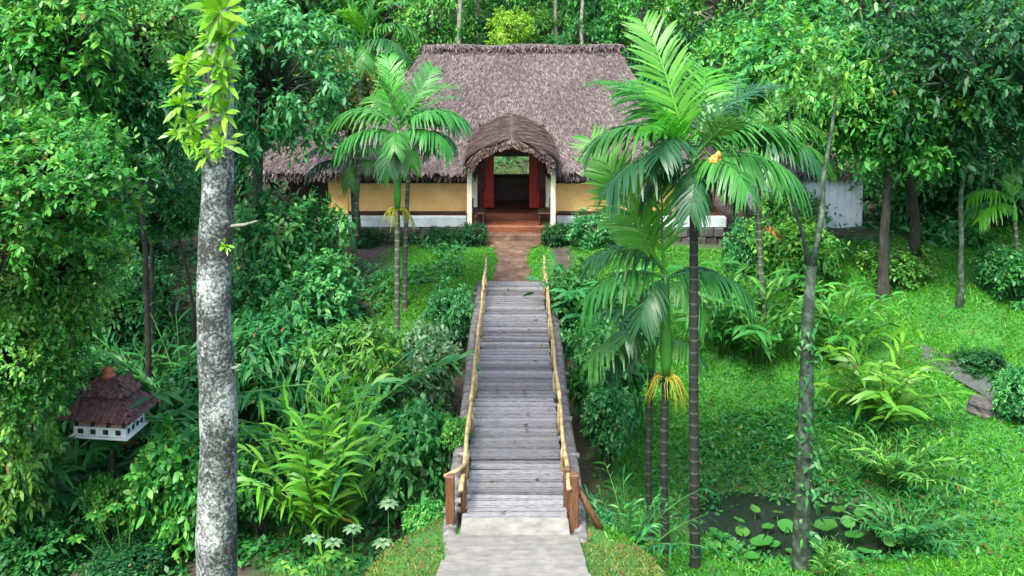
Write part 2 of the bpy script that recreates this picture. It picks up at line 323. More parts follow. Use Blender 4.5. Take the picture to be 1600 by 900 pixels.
# ================================================================== GROUND, PATHS, WATER
def turf(x, y):
    """0 bare soil .. 1 turf: the lawn on the right, the banks beside the far end of the bridge, the verge in front."""
    x = np.asarray(x, float); y = np.asarray(y, float)
    t = np.zeros_like(x)
    right = sstep(1.4, 2.4, x) * sstep(33.5, 30, y) * sstep(13, 15, y)
    t = np.maximum(t, right)
    bankL = np.clip(sstep(-4.2, -3.2, x), 0, 1) * (x < 1) * sstep(24.8, 26.0, y) * sstep(31.2, 30.4, y)
    t = np.maximum(t, bankL)
    verge = sstep(3.4, 2.4, np.abs(x)) * sstep(15.2, 14.4, y)
    t = np.maximum(t, verge)
    left = 0.5 * (np.sin(x * 1.1 + 2 * np.sin(y * .7)) * np.sin(y * 0.9 + x * .3) > 0.15) * (x < -2.5) * (y < 25)
    t = np.maximum(t, left)
    t = np.maximum(t, 0.45 * (y > 46))
    pond = np.exp(-(((x - 5.6) / 2.9) ** 2 + ((y - 19.4) / 1.5) ** 2) * 1.6)
    return t * (1 - np.clip(pond * 1.5, 0, 1))
xs = np.concatenate([np.linspace(-200, -22, 24), np.linspace(-21, 21, 150), np.linspace(22, 200, 24)])
ys = np.concatenate([np.linspace(-40, 8, 24), np.linspace(8.4, 46, 150), np.linspace(47, 320, 50)])
gx, gy = np.meshgrid(xs, ys); gz = hgt(gx, gy)
V = np.stack([gx, gy, gz], -1).reshape(-1, 3); nx = len(xs)
i0 = (np.arange(len(ys) - 1)[:, None] * nx + np.arange(nx - 1)[None]).ravel()
gm = quads_mesh('ground', V, np.stack([i0, i0 + 1, i0 + nx + 1, i0 + nx], -1))
a = gm.attributes.new('turf', 'FLOAT', 'POINT'); a.data.foreach_set('value', turf(gx, gy).ravel().astype(np.float32))
gm.materials.append(M['ground']); gm.polygons.foreach_set('use_smooth', np.ones(len(gm.polygons), bool))
tag(link('ground', gm), kind='structure')

# pond water
b = BB(); pts = []
for k in range(40):
    th = 2 * PI * k / 40; rr = 1 + 0.10 * math.sin(3 * th + 1) + 0.06 * math.sin(7 * th)
    pts.append((5.6 + 2.9 * rr * math.cos(th), 19.3 + 1.45 * rr * math.sin(th), -2.62))
tag(link('pond_water', b.poly(pts, [list(range(40))]).mesh('pond_water', 'water')), kind='structure')

# foreground path of cast slabs going up towards the viewer
path = link('path', None); tag(path, kind='structure')
def slab(y0, y1, z0, z1, hw, xo=0.0, m='concrete'):
    b = BB(); t = 0.16
    pts = [(-hw + xo, y0, z0), (hw + xo, y0, z0), (hw * .995 + xo, y1, z1), (-hw * .995 + xo, y1, z1)]
    b.poly(pts + [(x, y, z - t) for x, y, z in pts], [(0, 1, 2, 3), (7, 6, 5, 4), (0, 4, 5, 1), (1, 5, 6, 2), (2, 6, 7, 3), (3, 7, 4, 0)])
    bmesh.ops.bevel(b.bm, geom=b.bm.edges[:], offset=0.01, segments=1, affect='EDGES')
    link('slab', b.mesh('slab', m), path)
slab(13.89, 14.46, 0.02, 0.005, 0.78)
yy, zz = 13.88, 0.06
for k in range(14):
    L = random.uniform(0.66, 0.95); s = 0.335
    if True:
        slab(yy - L, yy - .014, zz + L * s + random.uniform(-.012, .012), zz + 0.012, 0.90 + 0.012 * k + random.uniform(-.03, .03), random.uniform(-.03, .03))
    yy -= L; zz += L * s

# earth path from the bridge to the porch
lb = LB(); n = 30; yv = np.linspace(26.8, 31.5, n); hw = np.interp(yv, [26.8, 27.6, 29.2, 30.6, 31.5], [0.8, 0.55, 0.42, 0.6, 1.15])
m_ = 9; gg = []
for j in range(n):
    for i in range(m_):
        u = i / (m_ - 1) * 2 - 1; xx = -0.08 + u * hw[j] * (1 + 0.08 * math.sin(j * 1.3 + i)); gg.append((xx, yv[j], hz(xx, yv[j]) + 0.03 + 0.012 * math.sin(i * 2.1 + j)))
i0 = (np.arange(n - 1)[:, None] * m_ + np.arange(m_ - 1)[None]).ravel()
ep = quads_mesh('earth_path', np.array(gg), np.stack([i0, i0 + 1, i0 + m_ + 1, i0 + m_], -1)); ep.materials.append(M['earth'])
tag(link('earth_path', ep), kind='structure')
# narrow grey path on the right lawn
cl = [at(1440, 570, 24.6), at(1490, 592, 23.7), at(1545, 615, 22.8), at(1620, 650, 21.7), at(1720, 690, 20.6)]
gg = []
for p in cl:
    for u in (-.35, -.12, .12, .35):
        x_, y_ = p.x + u * .5, p.y + u; gg.append((x_, y_, hz(x_, y_) + 0.05))
i0 = (np.arange(4)[:, None] * 4 + np.arange(3)[None]).ravel()
gp = quads_mesh('garden_path', np.array(gg), np.stack([i0, i0 + 1, i0 + 5, i0 + 4], -1)); gp.materials.append(M['grey_path'])
tag(link('garden_path', gp), kind='structure')

# ================================================================== FOOTBRIDGE
Y0, Y1 = 14.47, 26.87
br = empty('footbridge', (0, Y0, 0), 'weathered grey plank footbridge with pale pole handrails leading to the house', 'bridge')
def bp(x, y, z): return (x, y - Y0, z)
for s in (-1, 1):
    for xx in (0.45, 0.94):
        P = [bp(s * (xx + .02 * math.sin(k)), Y0 - .5 + (Y1 - Y0 + .9) * k / 12, -0.19 - (0.12 if xx > 1 else 0)) for k in range(13)]
        tube_obj('beam', P, 0.11, 'log', br)
    # short cross-log ends carrying the planks outside the rails
yy = Y0; k = 0
plank_meshes = []
for v in range(6):
    b = BB(); b.box((-.79, -0.06, -0.03), (.79, 0.06, 0.03)); bmesh.ops.bevel(b.bm, geom=b.bm.edges[:], offset=0.017, segments=2, affect='EDGES')
    for vv in b.bm.verts: vv.co.z += 0.006 * math.sin(vv.co.x * 3 + v); vv.co.y += 0.0
    plank_meshes.append(b.mesh('plank', 'plank'))
prg = random.Random(3)
while yy < Y1 - 0.05:
    wd = prg.uniform(0.11, 0.20); gap = prg.uniform(0.022, 0.05)
    link('plank', plank_meshes[k % 6], br, bp(prg.uniform(-.03, .03), yy + wd / 2, -0.02 + prg.uniform(-.014, .014)),
         (prg.uniform(-.06, .06), prg.uniform(-.008, .008), prg.uniform(-.012, .012)), (prg.uniform(.93, .985), wd / .12, 1))
    yy += wd + gap; k += 1
# cross logs sticking out under the deck
cy = Y0 + .4; ck = LB(); ck.tube([(-1.02, 0, 0), (0, 0.01, 0), (1.02, 0, 0)], 0.05, 8); cme = ck.mesh('cross_log', 'log', True)
while cy < Y1:
    link('cross_log', cme, br, bp(prg.uniform(-.06, .06), cy, -0.105), (0, 0, prg.uniform(-.03, .03)), (prg.uniform(.95, 1.05), 1, 1)); cy += prg.uniform(.3, 1.0)
# rails
for s in (-1, 1):
    ypost = [15.9, 17.5, 19.2, 20.8, 22.5, 24.2, 25.8, 26.9]
    for y in ypost:
        h = 0.50 + prg.uniform(-.03, .05)
        tube_obj('rail_post', [bp(s * .77, y, -.25), bp(s * (.76 + prg.uniform(-.02, .02)), y + .01, h * .5), bp(s * .77, y + prg.uniform(-.03, .03), h)], [.032, .028, .026], 'rail', br)
    segs = [14.45, 17.7, 21.1, 24.5, 27.5]
    for j in range(4):
        ya, yb = segs[j] - .12, segs[j + 1] + .12; n = 9; wob = prg.uniform(0, 6)
        P = [bp(s * (.78 + .010 * math.sin(wob + i * 1.1)), ya + (yb - ya) * i / (n - 1), 0.49 + .02 * math.sin(wob * 2 + i * .9) + (.02 if j % 2 else 0)) for i in range(n)]
        tube_obj('handrail', P, np.linspace(.038, .029, n), 'rail', br)
        if True:
            P = [bp(s * (.80 + .02 * math.sin(wob + i * 1.4)), max(ya, 15.0) + (yb - max(ya, 15.0)) * i / (n - 1), 0.24 + .02 * math.sin(wob + i)) for i in range(n)]
            tube_obj('middle_rail', P, np.linspace(.03, .024, n), 'rail', br)
# end posts
def epost(x, y, h, wd=.12): box('end_post', bp(x - wd / 2, y - wd / 2, -.35), bp(x + wd / 2, y + wd / 2, h), 'post_wood', br)
epost(.86, 14.42, .69, .13); epost(.77, 14.80, .60, .10)
epost(-.95, 14.50, .63, .13); epost(-.77, 14.84, .58, .09)
tube_obj('cross_bar', [bp(-1.03, 14.5, .60), bp(-.86, 14.66, .61), bp(-.72, 14.88, .62)], .035, 'rail', br)
tube_obj('brace', [bp(.92, 14.5, .42), bp(1.11, 14.55, .05), bp(1.35, 14.57, -.38)], .05, 'post_wood', br)
# stone abutment blocks under the near and far ends
for yb_, zb in ((14.85, -1.0), (26.3, -.9)):
    ab = empty('stone_abutment', (0, yb_, -1.6), 'dark rough stone abutment carrying the %s end of the footbridge' % ('near' if yb_ < 20 else 'far'), 'abutment')
    for r_ in range(4):
        x_ = -1.25
        while x_ < 1.2:
            l = prg.uniform(.3, .5); b = BB(); b.box((x_, -.3, .0 + r_ * .31), (min(x_ + l, 1.3) - .015, .3 + prg.uniform(0, .06), .295 + r_ * .31), .03); link('stone', b.mesh('stone', 'stone'), ab); x_ += l

# ================================================================== HOUSE
HX = -0.12
hs = empty('thatched_house', (HX, 33, 0), 'low thatched house with ochre half walls, pale plinth and arched entrance porch', 'house')
def hp(x, y, z): return (x, y - 33, z)
def hbox(name, lo, hi, m, parent=hs, bev=.012): return box(name, hp(*lo), hp(*hi), m, parent, bev)
FL = 0.52
hbox('wing_shade_floor', (-7.6, 32.9, .05), (-5.96, 38.6, .3), 'laterite')  # separate dark floor piece, shade of the open wing put into its colour
hbox('wing_shade_panel', (-7.6, 35.0, .301), (-5.96, 35.15, 2.6), 'dark_wood')  # dark sheet added to stand for the shade inside the open wing
hbox('floor', (-5.95, 32.75, .1), (6.9, 38.9, FL - .04), 'red_oxide', bev=.02)
hbox('floor_edge', (-1.6, 38.91, .1), (1.6, 39.05, FL - .03), 'white_paint')
# pale plinth edge left and right of the porch
for x0, x1 in ((-5.85, -1.45), (1.45, 6.9)):
    hbox('plinth', (x0, 32.45, .20), (x1, 32.74, FL), 'plinth_pale')
    # rough stone footing
    rows = 2
    ft = None
    for r_ in range(2):
        x_ = x0
        while x_ < x1 - .1:
            l = prg.uniform(.32, .6); e = min(x_ + l, x1)
            hbox('footing_stone', (x_, 32.42 + prg.uniform(-.05, .03), -.42 + r_ * .31), (e - .02, 32.72, -.12 + r_ * .31), 'stone', bev=.03); x_ += l
# half walls and pillars
hbox('half_wall', (-5.9, 33.12, FL - .02), (-1.42, 33.32, 1.50), 'wall_yellow')
hbox('half_wall', (1.42, 33.12, FL - .02), (6.3, 33.32, 1.50), 'wall_yellow')
hbox('wall_coping', (-5.30, 33.10, 1.502), (-1.43, 33.34, 1.54), 'dark_wood'); hbox('wall_coping', (1.43, 33.10, 1.502), (6.32, 33.34, 1.54), 'dark_wood')
hbox('wall_pillar', (-5.98, 33.06, FL - .03), (-5.35, 33.40, 2.25), 'wall_yellow')
for x0, x1 in ((-1.42, -1.12), (1.12, 1.42)):
    hbox('wall_pillar', (x0, 33.08, FL - .03), (x1, 33.38, 2.5), 'cream')
for x_ in (-7.3, -4.1, -2.75, 2.75, 4.1, 5.4, 6.6):
    hbox('roof_post', (x_ - .06, 33.53, .47), (x_ + .06, 33.65, 2.5), 'dark_wood')
hbox('skirting_beam', (-5.34, 33.03, FL - .03), (-1.5, 33.11, FL + .07), 'dark_wood'); hbox('skirting_beam', (1.5, 33.03, FL - .03), (6.2, 33.11, FL + .07), 'dark_wood')
hbox('eave_beam', (-7.7, 33.5, 2.32), (6.8, 33.64, 2.46), 'dark_wood')
# back of the hall: low wall with openings, end walls
hbox('back_wall', (-5.74, 38.75, FL - .045), (-1.6, 38.88, 2.9), 'wall_yellow'); hbox('back_wall', (1.6, 38.75, FL - .045), (6.19, 38.88, 2.9), 'wall_yellow')
hbox('end_wall', (-5.9, 33.75, FL - .02), (-5.75, 38.88, 2.6), 'wall_yellow'); hbox('end_wall', (6.2, 33.75, FL - .02), (6.35, 38.88, 2.6), 'wall_yellow')
for x_ in (-1.1, 1.1): hbox('back_post', (x_ - .06, 38.6, FL - .045), (x_ + .06, 38.72, 4.6), 'dark_wood')
# entrance: red door leaves, maroon shutters, door head
for s in (-1, 1):
    hbox('door_leaf', (s * .58, 33.47, FL + .10), (s * .94, 33.55, 2.84), 'red_paint')
    dl = hbox('door_jamb', (s * .95, 33.42, FL - .02), (s * 1.05, 33.6, 2.85), 'maroon')
    hbox('shutter', (s * .86, 33.30, 1.22), (s * 1.22, 33.36, 2.55), 'maroon')
hbox('door_shade_panel', (-.57, 33.48, 2.42), (.57, 33.54, 2.855), 'dark_wood')  # dark panel added to darken the see-through doorway
hbox('door_head', (-1.12, 33.44, 2.86), (1.12, 33.6, 2.98), 'maroon')
# porch floor, steps, posts
hbox('porch_floor', (-1.40, 31.75, .12), (1.40, 32.73, .40), 'red_oxide', bev=.03)
hbox('porch_step', (-.95, 31.42, -.05), (.95, 31.745, .20), 'earth', bev=.03)
hbox('door_step', (-.95, 32.76, FL - .06), (.95, 33.3, FL + .06), 'red_oxide')
for s in (-1, 1):
    b = BB(); b.box((-.075, -.075, -.35), (.075, .075, 2.3), .015); b.box((-.11, -.11, -.4), (.11, .11, -.02), .02)
    link('porch_post', b.mesh('porch_post', 'cream'), hs, hp(s * 1.30, 31.5, 0))
    hbox('porch_beam', (s * 1.24, 31.55, 2.29), (s * 1.36, 33.44, 2.42), 'dark_wood')
for s in (-1, 1):      # benches fixed on both sides of the porch
    be = empty('porch_bench', (HX + s * 1.05, 32.2, .40), 'dark wooden bench on the %s side of the porch, below the ochre wall' % ('left' if s < 0 else 'right'), 'bench')
    box('seat', (-.22, -.45, .36), (.22, .45, .41), 'dark_wood', be)
    for i_ in (-1, 1):
        for j_ in (-1, 1): box('leg', (i_ * .17 - .03, j_ * .38 - .03, 0), (i_ * .17 + .03, j_ * .38 + .03, .36), 'dark_wood', be)
    box('backrest', (s * .19 - .02, -.45, .50), (s * .19 + .02, .45, .72), 'dark_wood', be)
    for j_ in (-1, 1): box('back_post', (s * .19 - .02, j_ * .40 - .03, .41), (s * .19 + .02, j_ * .40 + .03, .50), 'dark_wood', be)
ds = empty('reception_desk', (HX, 35.6, FL - .04), 'dark wooden desk inside the house behind the entrance', 'desk')
box('desk_top', (-.75, -.32, .78), (.75, .32, .84), 'dark_wood', ds); box('front_panel', (-.7, -.28, .0), (.7, -.24, .78), 'dark_wood', ds)
for s in (-1, 1): box('side_panel', (s * .66 - .03, -.24, 0), (s * .66 + .03, .28, .78), 'dark_wood', ds)

# ---- thatched roofs
rr = np.random.default_rng(21)
def roof_slab(b, quad, t=.22):
    a_, b_, c_, d_ = [np.array(p) for p in quad]; n = norm(np.cross(b_ - a_, d_ - a_));
    if n[2] < 0: n = -n
    top = [a_, b_, c_, d_]; bot = [p - n * t for p in top]
    b.poly([tuple(p) for p in top + bot], [(0, 1, 2, 3), (7, 6, 5, 4), (0, 4, 5, 1), (1, 5, 6, 2), (2, 6, 7, 3), (3, 7, 4, 0)])
def thatch(lb, quad, dens, L=.24, wd=.04):
    """quad: top-left, top-right, bottom-right, bottom-left"""
    a_, b_, c_, d_ = [np.array(p, float) for p in quad]
    area = np.linalg.norm(np.cross(b_ - a_, d_ - a_)) / 2 + np.linalg.norm(np.cross(b_ - c_, d_ - c_)) / 2
    n = int(area * dens); u = rr.random(n); v = rr.random(n)
    lt, lbm = max(np.linalg.norm(b_ - a_), .02), max(np.linalg.norm(c_ - d_), .02)
    # area-true sampling of a trapezoid
    k = lbm / lt
    v = np.where(abs(k - 1) < 1e-3, v, (np.sqrt(1 + v * (k * k - 1)) - 1) / (k - 1 + 1e-9)) if abs(k - 1) > 1e-3 else v
    p = (a_ * (1 - u)[:, None] + b_ * u[:, None]) * (1 - v)[:, None] + (d_ * (1 - u)[:, None] + c_ * u[:, None]) * v[:, None]
    nn = norm(np.cross(b_ - a_ if lt > .1 else c_ - d_, d_ - a_)); nn = nn if nn[2] > 0 else -nn
    down = norm(((d_ - a_) + (c_ - b_))[None])[0]
    lat = norm(np.cross(nn, down))
    dr = down[None] + lat[None] * rr.normal(0, .38, n)[:, None] + nn[None] * (rr.random(n) * .30 - .03)[:, None]
    tone = .12 + .25 * (np.sin(p[:, 0] * 1.7 + 2 * np.sin(p[:, 2] * 2.1)) * .5 + .5) * rr.random(n)
    lb.strips(p + nn * .01, dr, nn, L * (.5 + rr.random(n)), wd * (.5 + rr.random(n)), ((0, .7), (.5, 1), (1, .35)), .05, tone)
    # ragged eave fringe
    ne = int(np.linalg.norm(c_ - d_) * 60)
    u = rr.random(ne); p = d_ * (1 - u)[:, None] + c_ * u[:, None] - nn * (rr.random(ne) * .18)[:, None] - down * .1
    dr = down[None] * .8 + np.array([0, 0, -.7]) + lat[None] * rr.normal(0, .2, ne)[:, None]
    lb.strips(p, dr, nn, .18 + .2 * rr.random(ne), .035, ((0, .8), (.5, 1), (1, .3)), .05, .05 + .2 * rr.random(ne))
def roof(name, quads, dens, label=None):
    b = BB()
    for q in quads: roof_slab(b, [hp(*p) for p in q])
    ro = link(name, b.mesh(name, 'thatch'), hs)
    lb = LB()
    for q in quads: thatch(lb, [hp(*p) for p in q], dens)
    tag(link('thatch', lb.mesh('thatch', 'thatch'), ro), kind='stuff')
    return ro
ze, zr = 2.02, 5.66
A, B_ = (-3.2, 38.1, zr), (3.9, 38.1, zr)
e1, e2, e3, e4 = (-5.9, 32.4, ze), (5.9, 32.4, ze), (4.9, 41.4, 3.6), (-4.9, 41.4, 3.6)  # unseen back eave corners drawn out to shade the yard behind
def fr_(x_, v): return (x_, 38.1 - 5.7 * v, zr - (zr - ze) * v)
vc = .64
ro = roof('main_roof', [(A, fr_(-1.1, 0), fr_(-1.1, 1), e1), (fr_(1.1, 0), B_, e2, fr_(1.1, 1)), (fr_(-1.1, 0), fr_(1.1, 0), fr_(1.1, vc), fr_(-1.1, vc)), (B_, A, e4, e3), (A, A, e1, e4), (B_, B_, e3, e2)], 420)
# ridge bundle
lb = LB(); P = [(x_, 38.1 - 33, zr + .04 + .03 * math.sin(x_ * 2.2)) for x_ in np.linspace(-3.3, 4.05, 24)]; lb.tube(P, .11, 8); n = 1500; xx = rr.uniform(-3.35, 4.1, n); ss = rr.choice([-1, 1], n)
lb.strips(np.stack([xx, 5.1 + ss * .03, zr + .12 + .03 * np.sin(xx * 2.2) + rr.normal(0, .02, n)], -1), np.stack([rr.normal(0, .5, n), ss * 1.0, -.35 + rr.normal(0, .2, n)], -1), (0, 0, 1), .34 * (.5 + rr.random(n)), .045, ((0, .7), (.5, 1), (1, .35)), .15, .38 * rr.random(n))
rd = link('ridge_bundle', lb.mesh('ridge_bundle', 'thatch'), ro)
zl = 3.3
A2, B2 = (-7.6, 35.4, zl), (-4.2, 35.4, zl)
roof('wing_roof', [(A2, B2, (-4.2, 32.46, ze - .02), (-8.35, 32.46, ze - .02)), (B2, A2, (-8.35, 39, ze - .02), (-4.2, 39, ze - .02)), (A2, A2, (-8.35, 32.46, ze - .02), (-8.35, 39, ze - .02))], 260)
A3, B3 = (4.2, 35.4, zl), (6.3, 35.4, zl)
roof('wing_roof', [(A3, B3, (7.0, 32.46, ze - .02), (4.2, 32.46, ze - .02)), (B3, A3, (4.2, 39, ze - .02), (7.0, 39, ze - .02)), (B3, B3, (7.0, 39, ze - .02), (7.0, 32.46, ze - .02))], 200)
# arched hood over the porch
NU, NV = 25, 11
def hood_pt(u, v, off=0.0):          # u -1..1 across, v 0 front .. 1 back
    wd = 1.29 + off; au = abs(u)
    x = wd * math.sin(u * PI / 2 * .98) * (1 - .06 * au)
    prof = .80 * (1 - au ** 1.08) + .20 * (1 - au ** 3)
    z = 2.30 + off * .6 + (.86 + off * .3) * prof + v * .36
    y = 31.05 + v * 4.3 - .35 * (1 - au) * (1 - v)
    return (x, y, z)
top = [hp(*hood_pt(2 * i / (NU - 1) - 1, j / (NV - 1), .15)) for j in range(NV) for i in range(NU)]
bot = [hp(*hood_pt(2 * i / (NU - 1) - 1, j / (NV - 1), -.12)) for j in range(NV) for i in range(NU)]
Q = []
for j in range(NV - 1):
    for i in range(NU - 1):
        k = j * NU + i; Q.append((k, k + 1, k + NU + 1, k + NU)); k += NU * NV; Q.append((k + NU, k + NU + 1, k + 1, k))
o_ = NU * NV
for i in range(NU - 1):
    Q.append((i, o_ + i, o_ + i + 1, i + 1)); k = (NV - 1) * NU + i; Q.append((k, k + 1, o_ + k + 1, o_ + k))
for j in range(NV - 1):
    k = j * NU; Q.append((k, k + NU, o_ + k + NU, o_ + k)); k = j * NU + NU - 1; Q.append((k, o_ + k, o_ + k + NU, k + NU))
me = quads_mesh('porch_roof', np.array(top + bot), np.array(Q)); me.materials.append(M['thatch_brown'])
hood = link('porch_roof', me, hs)
lb = LB(); n = 5200; U = rr.uniform(-.98, .98, n); Vv = rr.random(n) ** 1.2
P = np.array([hp(*hood_pt(u, v, .16)) for u, v in zip(U, Vv)]); P2 = np.array([hp(*hood_pt(u + .03 * (1 if u > 0 else -1), v, .16)) for u, v in zip(U, Vv)])
dn = norm(P2 - P); nn = norm(np.stack([np.sign(U) * -dn[:, 2] * 1.0, np.zeros(n), np.abs(dn[:, 0])], -1))
lb.strips(P, dn + nn * (rr.random(n) * .25)[:, None] + np.stack([0 * U, rr.normal(-.1, .35, n), 0 * U], -1), nn, .34 * (.5 + rr.random(n)), .05, ((0, .7), (.5, 1), (1, .35)), .1, .1 + .3 * rr.random(n))
U = rr.uniform(-1, 1, 900); P = np.array([hp(*hood_pt(u, 0, rr.uniform(-.1, .15))) for u in U])
lb.strips(P, np.stack([np.sign(U) * .3, -.8 + 0 * U, -.5 + rr.normal(0, .2, 900)], -1), (0, -.7, .7), .11 * (.5 + rr.random(900)), .035, ((0, .8), (.5, 1), (1, .3)), .1, .1 + .3 * rr.random(900))
tag(link('thatch', lb.mesh('thatch', 'thatch_brown'), hood), kind='stuff')

# ---- white outbuilding on the right
ob = empty('outbuilding', (9.6, 33.2, -.45), 'pale blue-white rendered outbuilding on a grey plinth, under the trees', 'building')
def obox(n_, lo, hi, m, bev=.012, parent=ob): return box(n_, lo, hi, m, parent, bev)
x0, x1 = X(1205, 33.2) - 9.6, X(1346, 33.2) - 9.6
obox('wall', (x0, 0, .45), (x1, 4.2, 2.25), 'hut_white')
obox('plinth', (x0 - .04, -.05, -.2), (x1 + .03, 4.25, .44), 'laterite')
for k in range(9): obox('sheet_rib', (x0 + .3 + k * .3, -.012, .5), (x0 + .33 + k * .3, -.001, 2.2), 'hut_white', .003)
obox('window', (x0 + .28, -.03, 1.2), (x0 + .82, .02, 1.75), 'black')
b = BB(); xm = (x0 + x1) / 2
b.poly([(x0 - .3, -.12, 2.27), (x1 + .1, -.12, 2.27), (x1 + .1, 4.6, 2.24), (x0 - .3, 4.6, 2.24), (xm - .4, 2.1, 3.2), (xm + .4, 2.1, 3.2)], [(0, 1, 5, 4), (2, 3, 4, 5), (1, 2, 5), (3, 0, 4), (3, 2, 1, 0)])
orf = link('roof', b.mesh('roof', 'thatch'), ob)
lb = LB(); thatch(lb, [(xm - .4, 2.1, 3.2), (xm + .4, 2.1, 3.2), (x1 + .1, -.10, 2.30), (x0 - .3, -.10, 2.30)], 120); tag(link('thatch', lb.mesh('thatch', 'thatch'), orf), kind='stuff')

# ================================================================== MINIATURE HOUSE ON A POST
p = at(176, 832, 18.35); gz_ = hz(p.x, p.y)
top_z = at(172, 672, 18.35).z
mh = empty('miniature_house', (p.x, p.y, gz_), 'miniature tiled-roof house with white holed base standing on a post', 'bird house')
dz = top_z - gz_
tube_obj('post', [(0, 0, -.1), (.02, 0, dz * .5), (0, 0, dz + .02)], [.085, .075, .075], 'bark', mh)
hd = link('house_body', BB().box((-.42, -.56, 0), (.42, .56, .04), .008).mesh('house_body', 'white_paint'), mh, (0, 0, dz), (0, 0, R(-97)))
def mb(n_, lo, hi, m, bev=.006): return box(n_, lo, hi, m, hd, bev)
mb('base_wall', (-.36, -.50, .041), (.36, .50, .20), 'white_paint')
for k in range(4):
    for s in (-1, 1):
        yk = -.36 + .24 * k
        mb('hole_shade', (s * .352, yk - .05, .075), (s * .368, yk + .05, .165), 'black', .002)  # black plates stand for the shade inside the base holes
        xk = -.24 + .16 * k
        mb('hole_shade', (xk - .04, s * .492, .075), (xk + .04, s * .508, .165), 'black', .002)
for sx in (-1, 1):
    for k in range(4): mb('column', (sx * .33 - .025, -.45 + .3 * k - .025, .2), (sx * .33 + .025, -.45 + .3 * k + .025, .44), 'dark_wood', .004)
    mb('inner_wall', (sx * .22 - .01, -.4, .2), (sx * .22 + .01, .4, .44), 'terracotta', .002)
for sy in (-1, 1):
    for k in range(3): mb('column', (-.15 + .15 * k - .025, sy * .45 - .025, .2), (-.15 + .15 * k + .025, sy * .45 + .025, .44), 'dark_wood', .004)
def hiproof(n_, hx, hy, rx, ry, zb, zt, rows, parent):
    """hip roof body with overlapping tile rows as pieces"""
    b = BB(); b.poly([(-hx, -hy, zb), (hx, -hy, zb), (hx, hy, zb), (-hx, hy, zb), (-rx, -ry, zt), (rx, -ry, zt), (rx, ry, zt), (-rx, ry, zt)],
                     [(0, 1, 5, 4), (1, 2, 6, 5), (2, 3, 7, 6), (3, 0, 4, 7), (4, 5, 6, 7), (3, 2, 1, 0)])
    ro_ = link(n_, b.mesh(n_, 'tile_brown'), parent)
    tl = LB()
    for side in range(4):
        for r_ in range(rows):
            v = (r_ + .15) / rows
            cx, cy = hx + (rx - hx) * v, hy + (ry - hy) * v; z = zb + (zt - zb) * v
            half = cx if side % 2 == 0 else cy; n = max(2, int(half * 2 / .09))
            for i in range(n):
                u = -half + (i + .5) * 2 * half / n + random.uniform(-.01, .01)
                if side == 0: q, dr = (u, -cy - .02, z + .01), (0, -(hy - ry), -(zt - zb))
                elif side == 2: q, dr = (u, cy + .02, z + .01), (0, hy - ry, -(zt - zb))
                elif side == 1: q, dr = (cx + .02, u, z + .01), (hx - rx, 0, -(zt - zb))
                else: q, dr = (-cx - .02, u, z + .01), (-(hx - rx), 0, -(zt - zb))
                dr = norm(np.array([dr], float))[0]; l = (zt - zb) / rows * 1.9
                tl.strips([np.array(q) - dr * l * .5 + np.array((0, 0, .012))], [dr], [(0, 0, 1)], l * 1.0, 2 * half / n * .92, ((0, 1), (.5, 1), (1, .8)), -.08, random.random() * .4)
    tag(link('roof_tiles', tl.mesh('roof_tiles', 'tile_brown'), ro_), kind='stuff')
    return ro_
r1 = hiproof('lower_roof', .56, .70, .20, .30, .41, .74, 5, hd)
r2 = hiproof('upper_roof', .30, .46, .05, .16, .76, 1.02, 4, hd)
box('roof_lantern', (-.10, -.14, .70), (.10, .14, .80), 'dark_wood', hd, .004)
fb = LB(); fb.tube([(0, 0, 1.0), (0, 0, 1.05), (0, 0, 1.09), (0, 0, 1.13), (0, 0, 1.17), (0, 0, 1.2)], [.13, .14, .09, .12, .085, .02], 10)
link('finial', fb.mesh('finial', 'terracotta', True), hd)
# gable dormer over the right-hand end
b = BB(); b.poly([(-.78, -.2, .5), (-.78, .2, .5), (-.82, 0, .82), (-.3, -.22, .5), (-.3, .22, .5), (-.2, 0, .82)], [(0, 1, 2), (3, 5, 4), (0, 2, 5, 3), (1, 4, 5, 2), (0, 3, 4, 1)])
link('gable', b.mesh('gable', 'tile_brown'), hd); mb('gable_vent', (-.815, -.05, .57), (-.785, .05, .65), 'white_paint', .003)

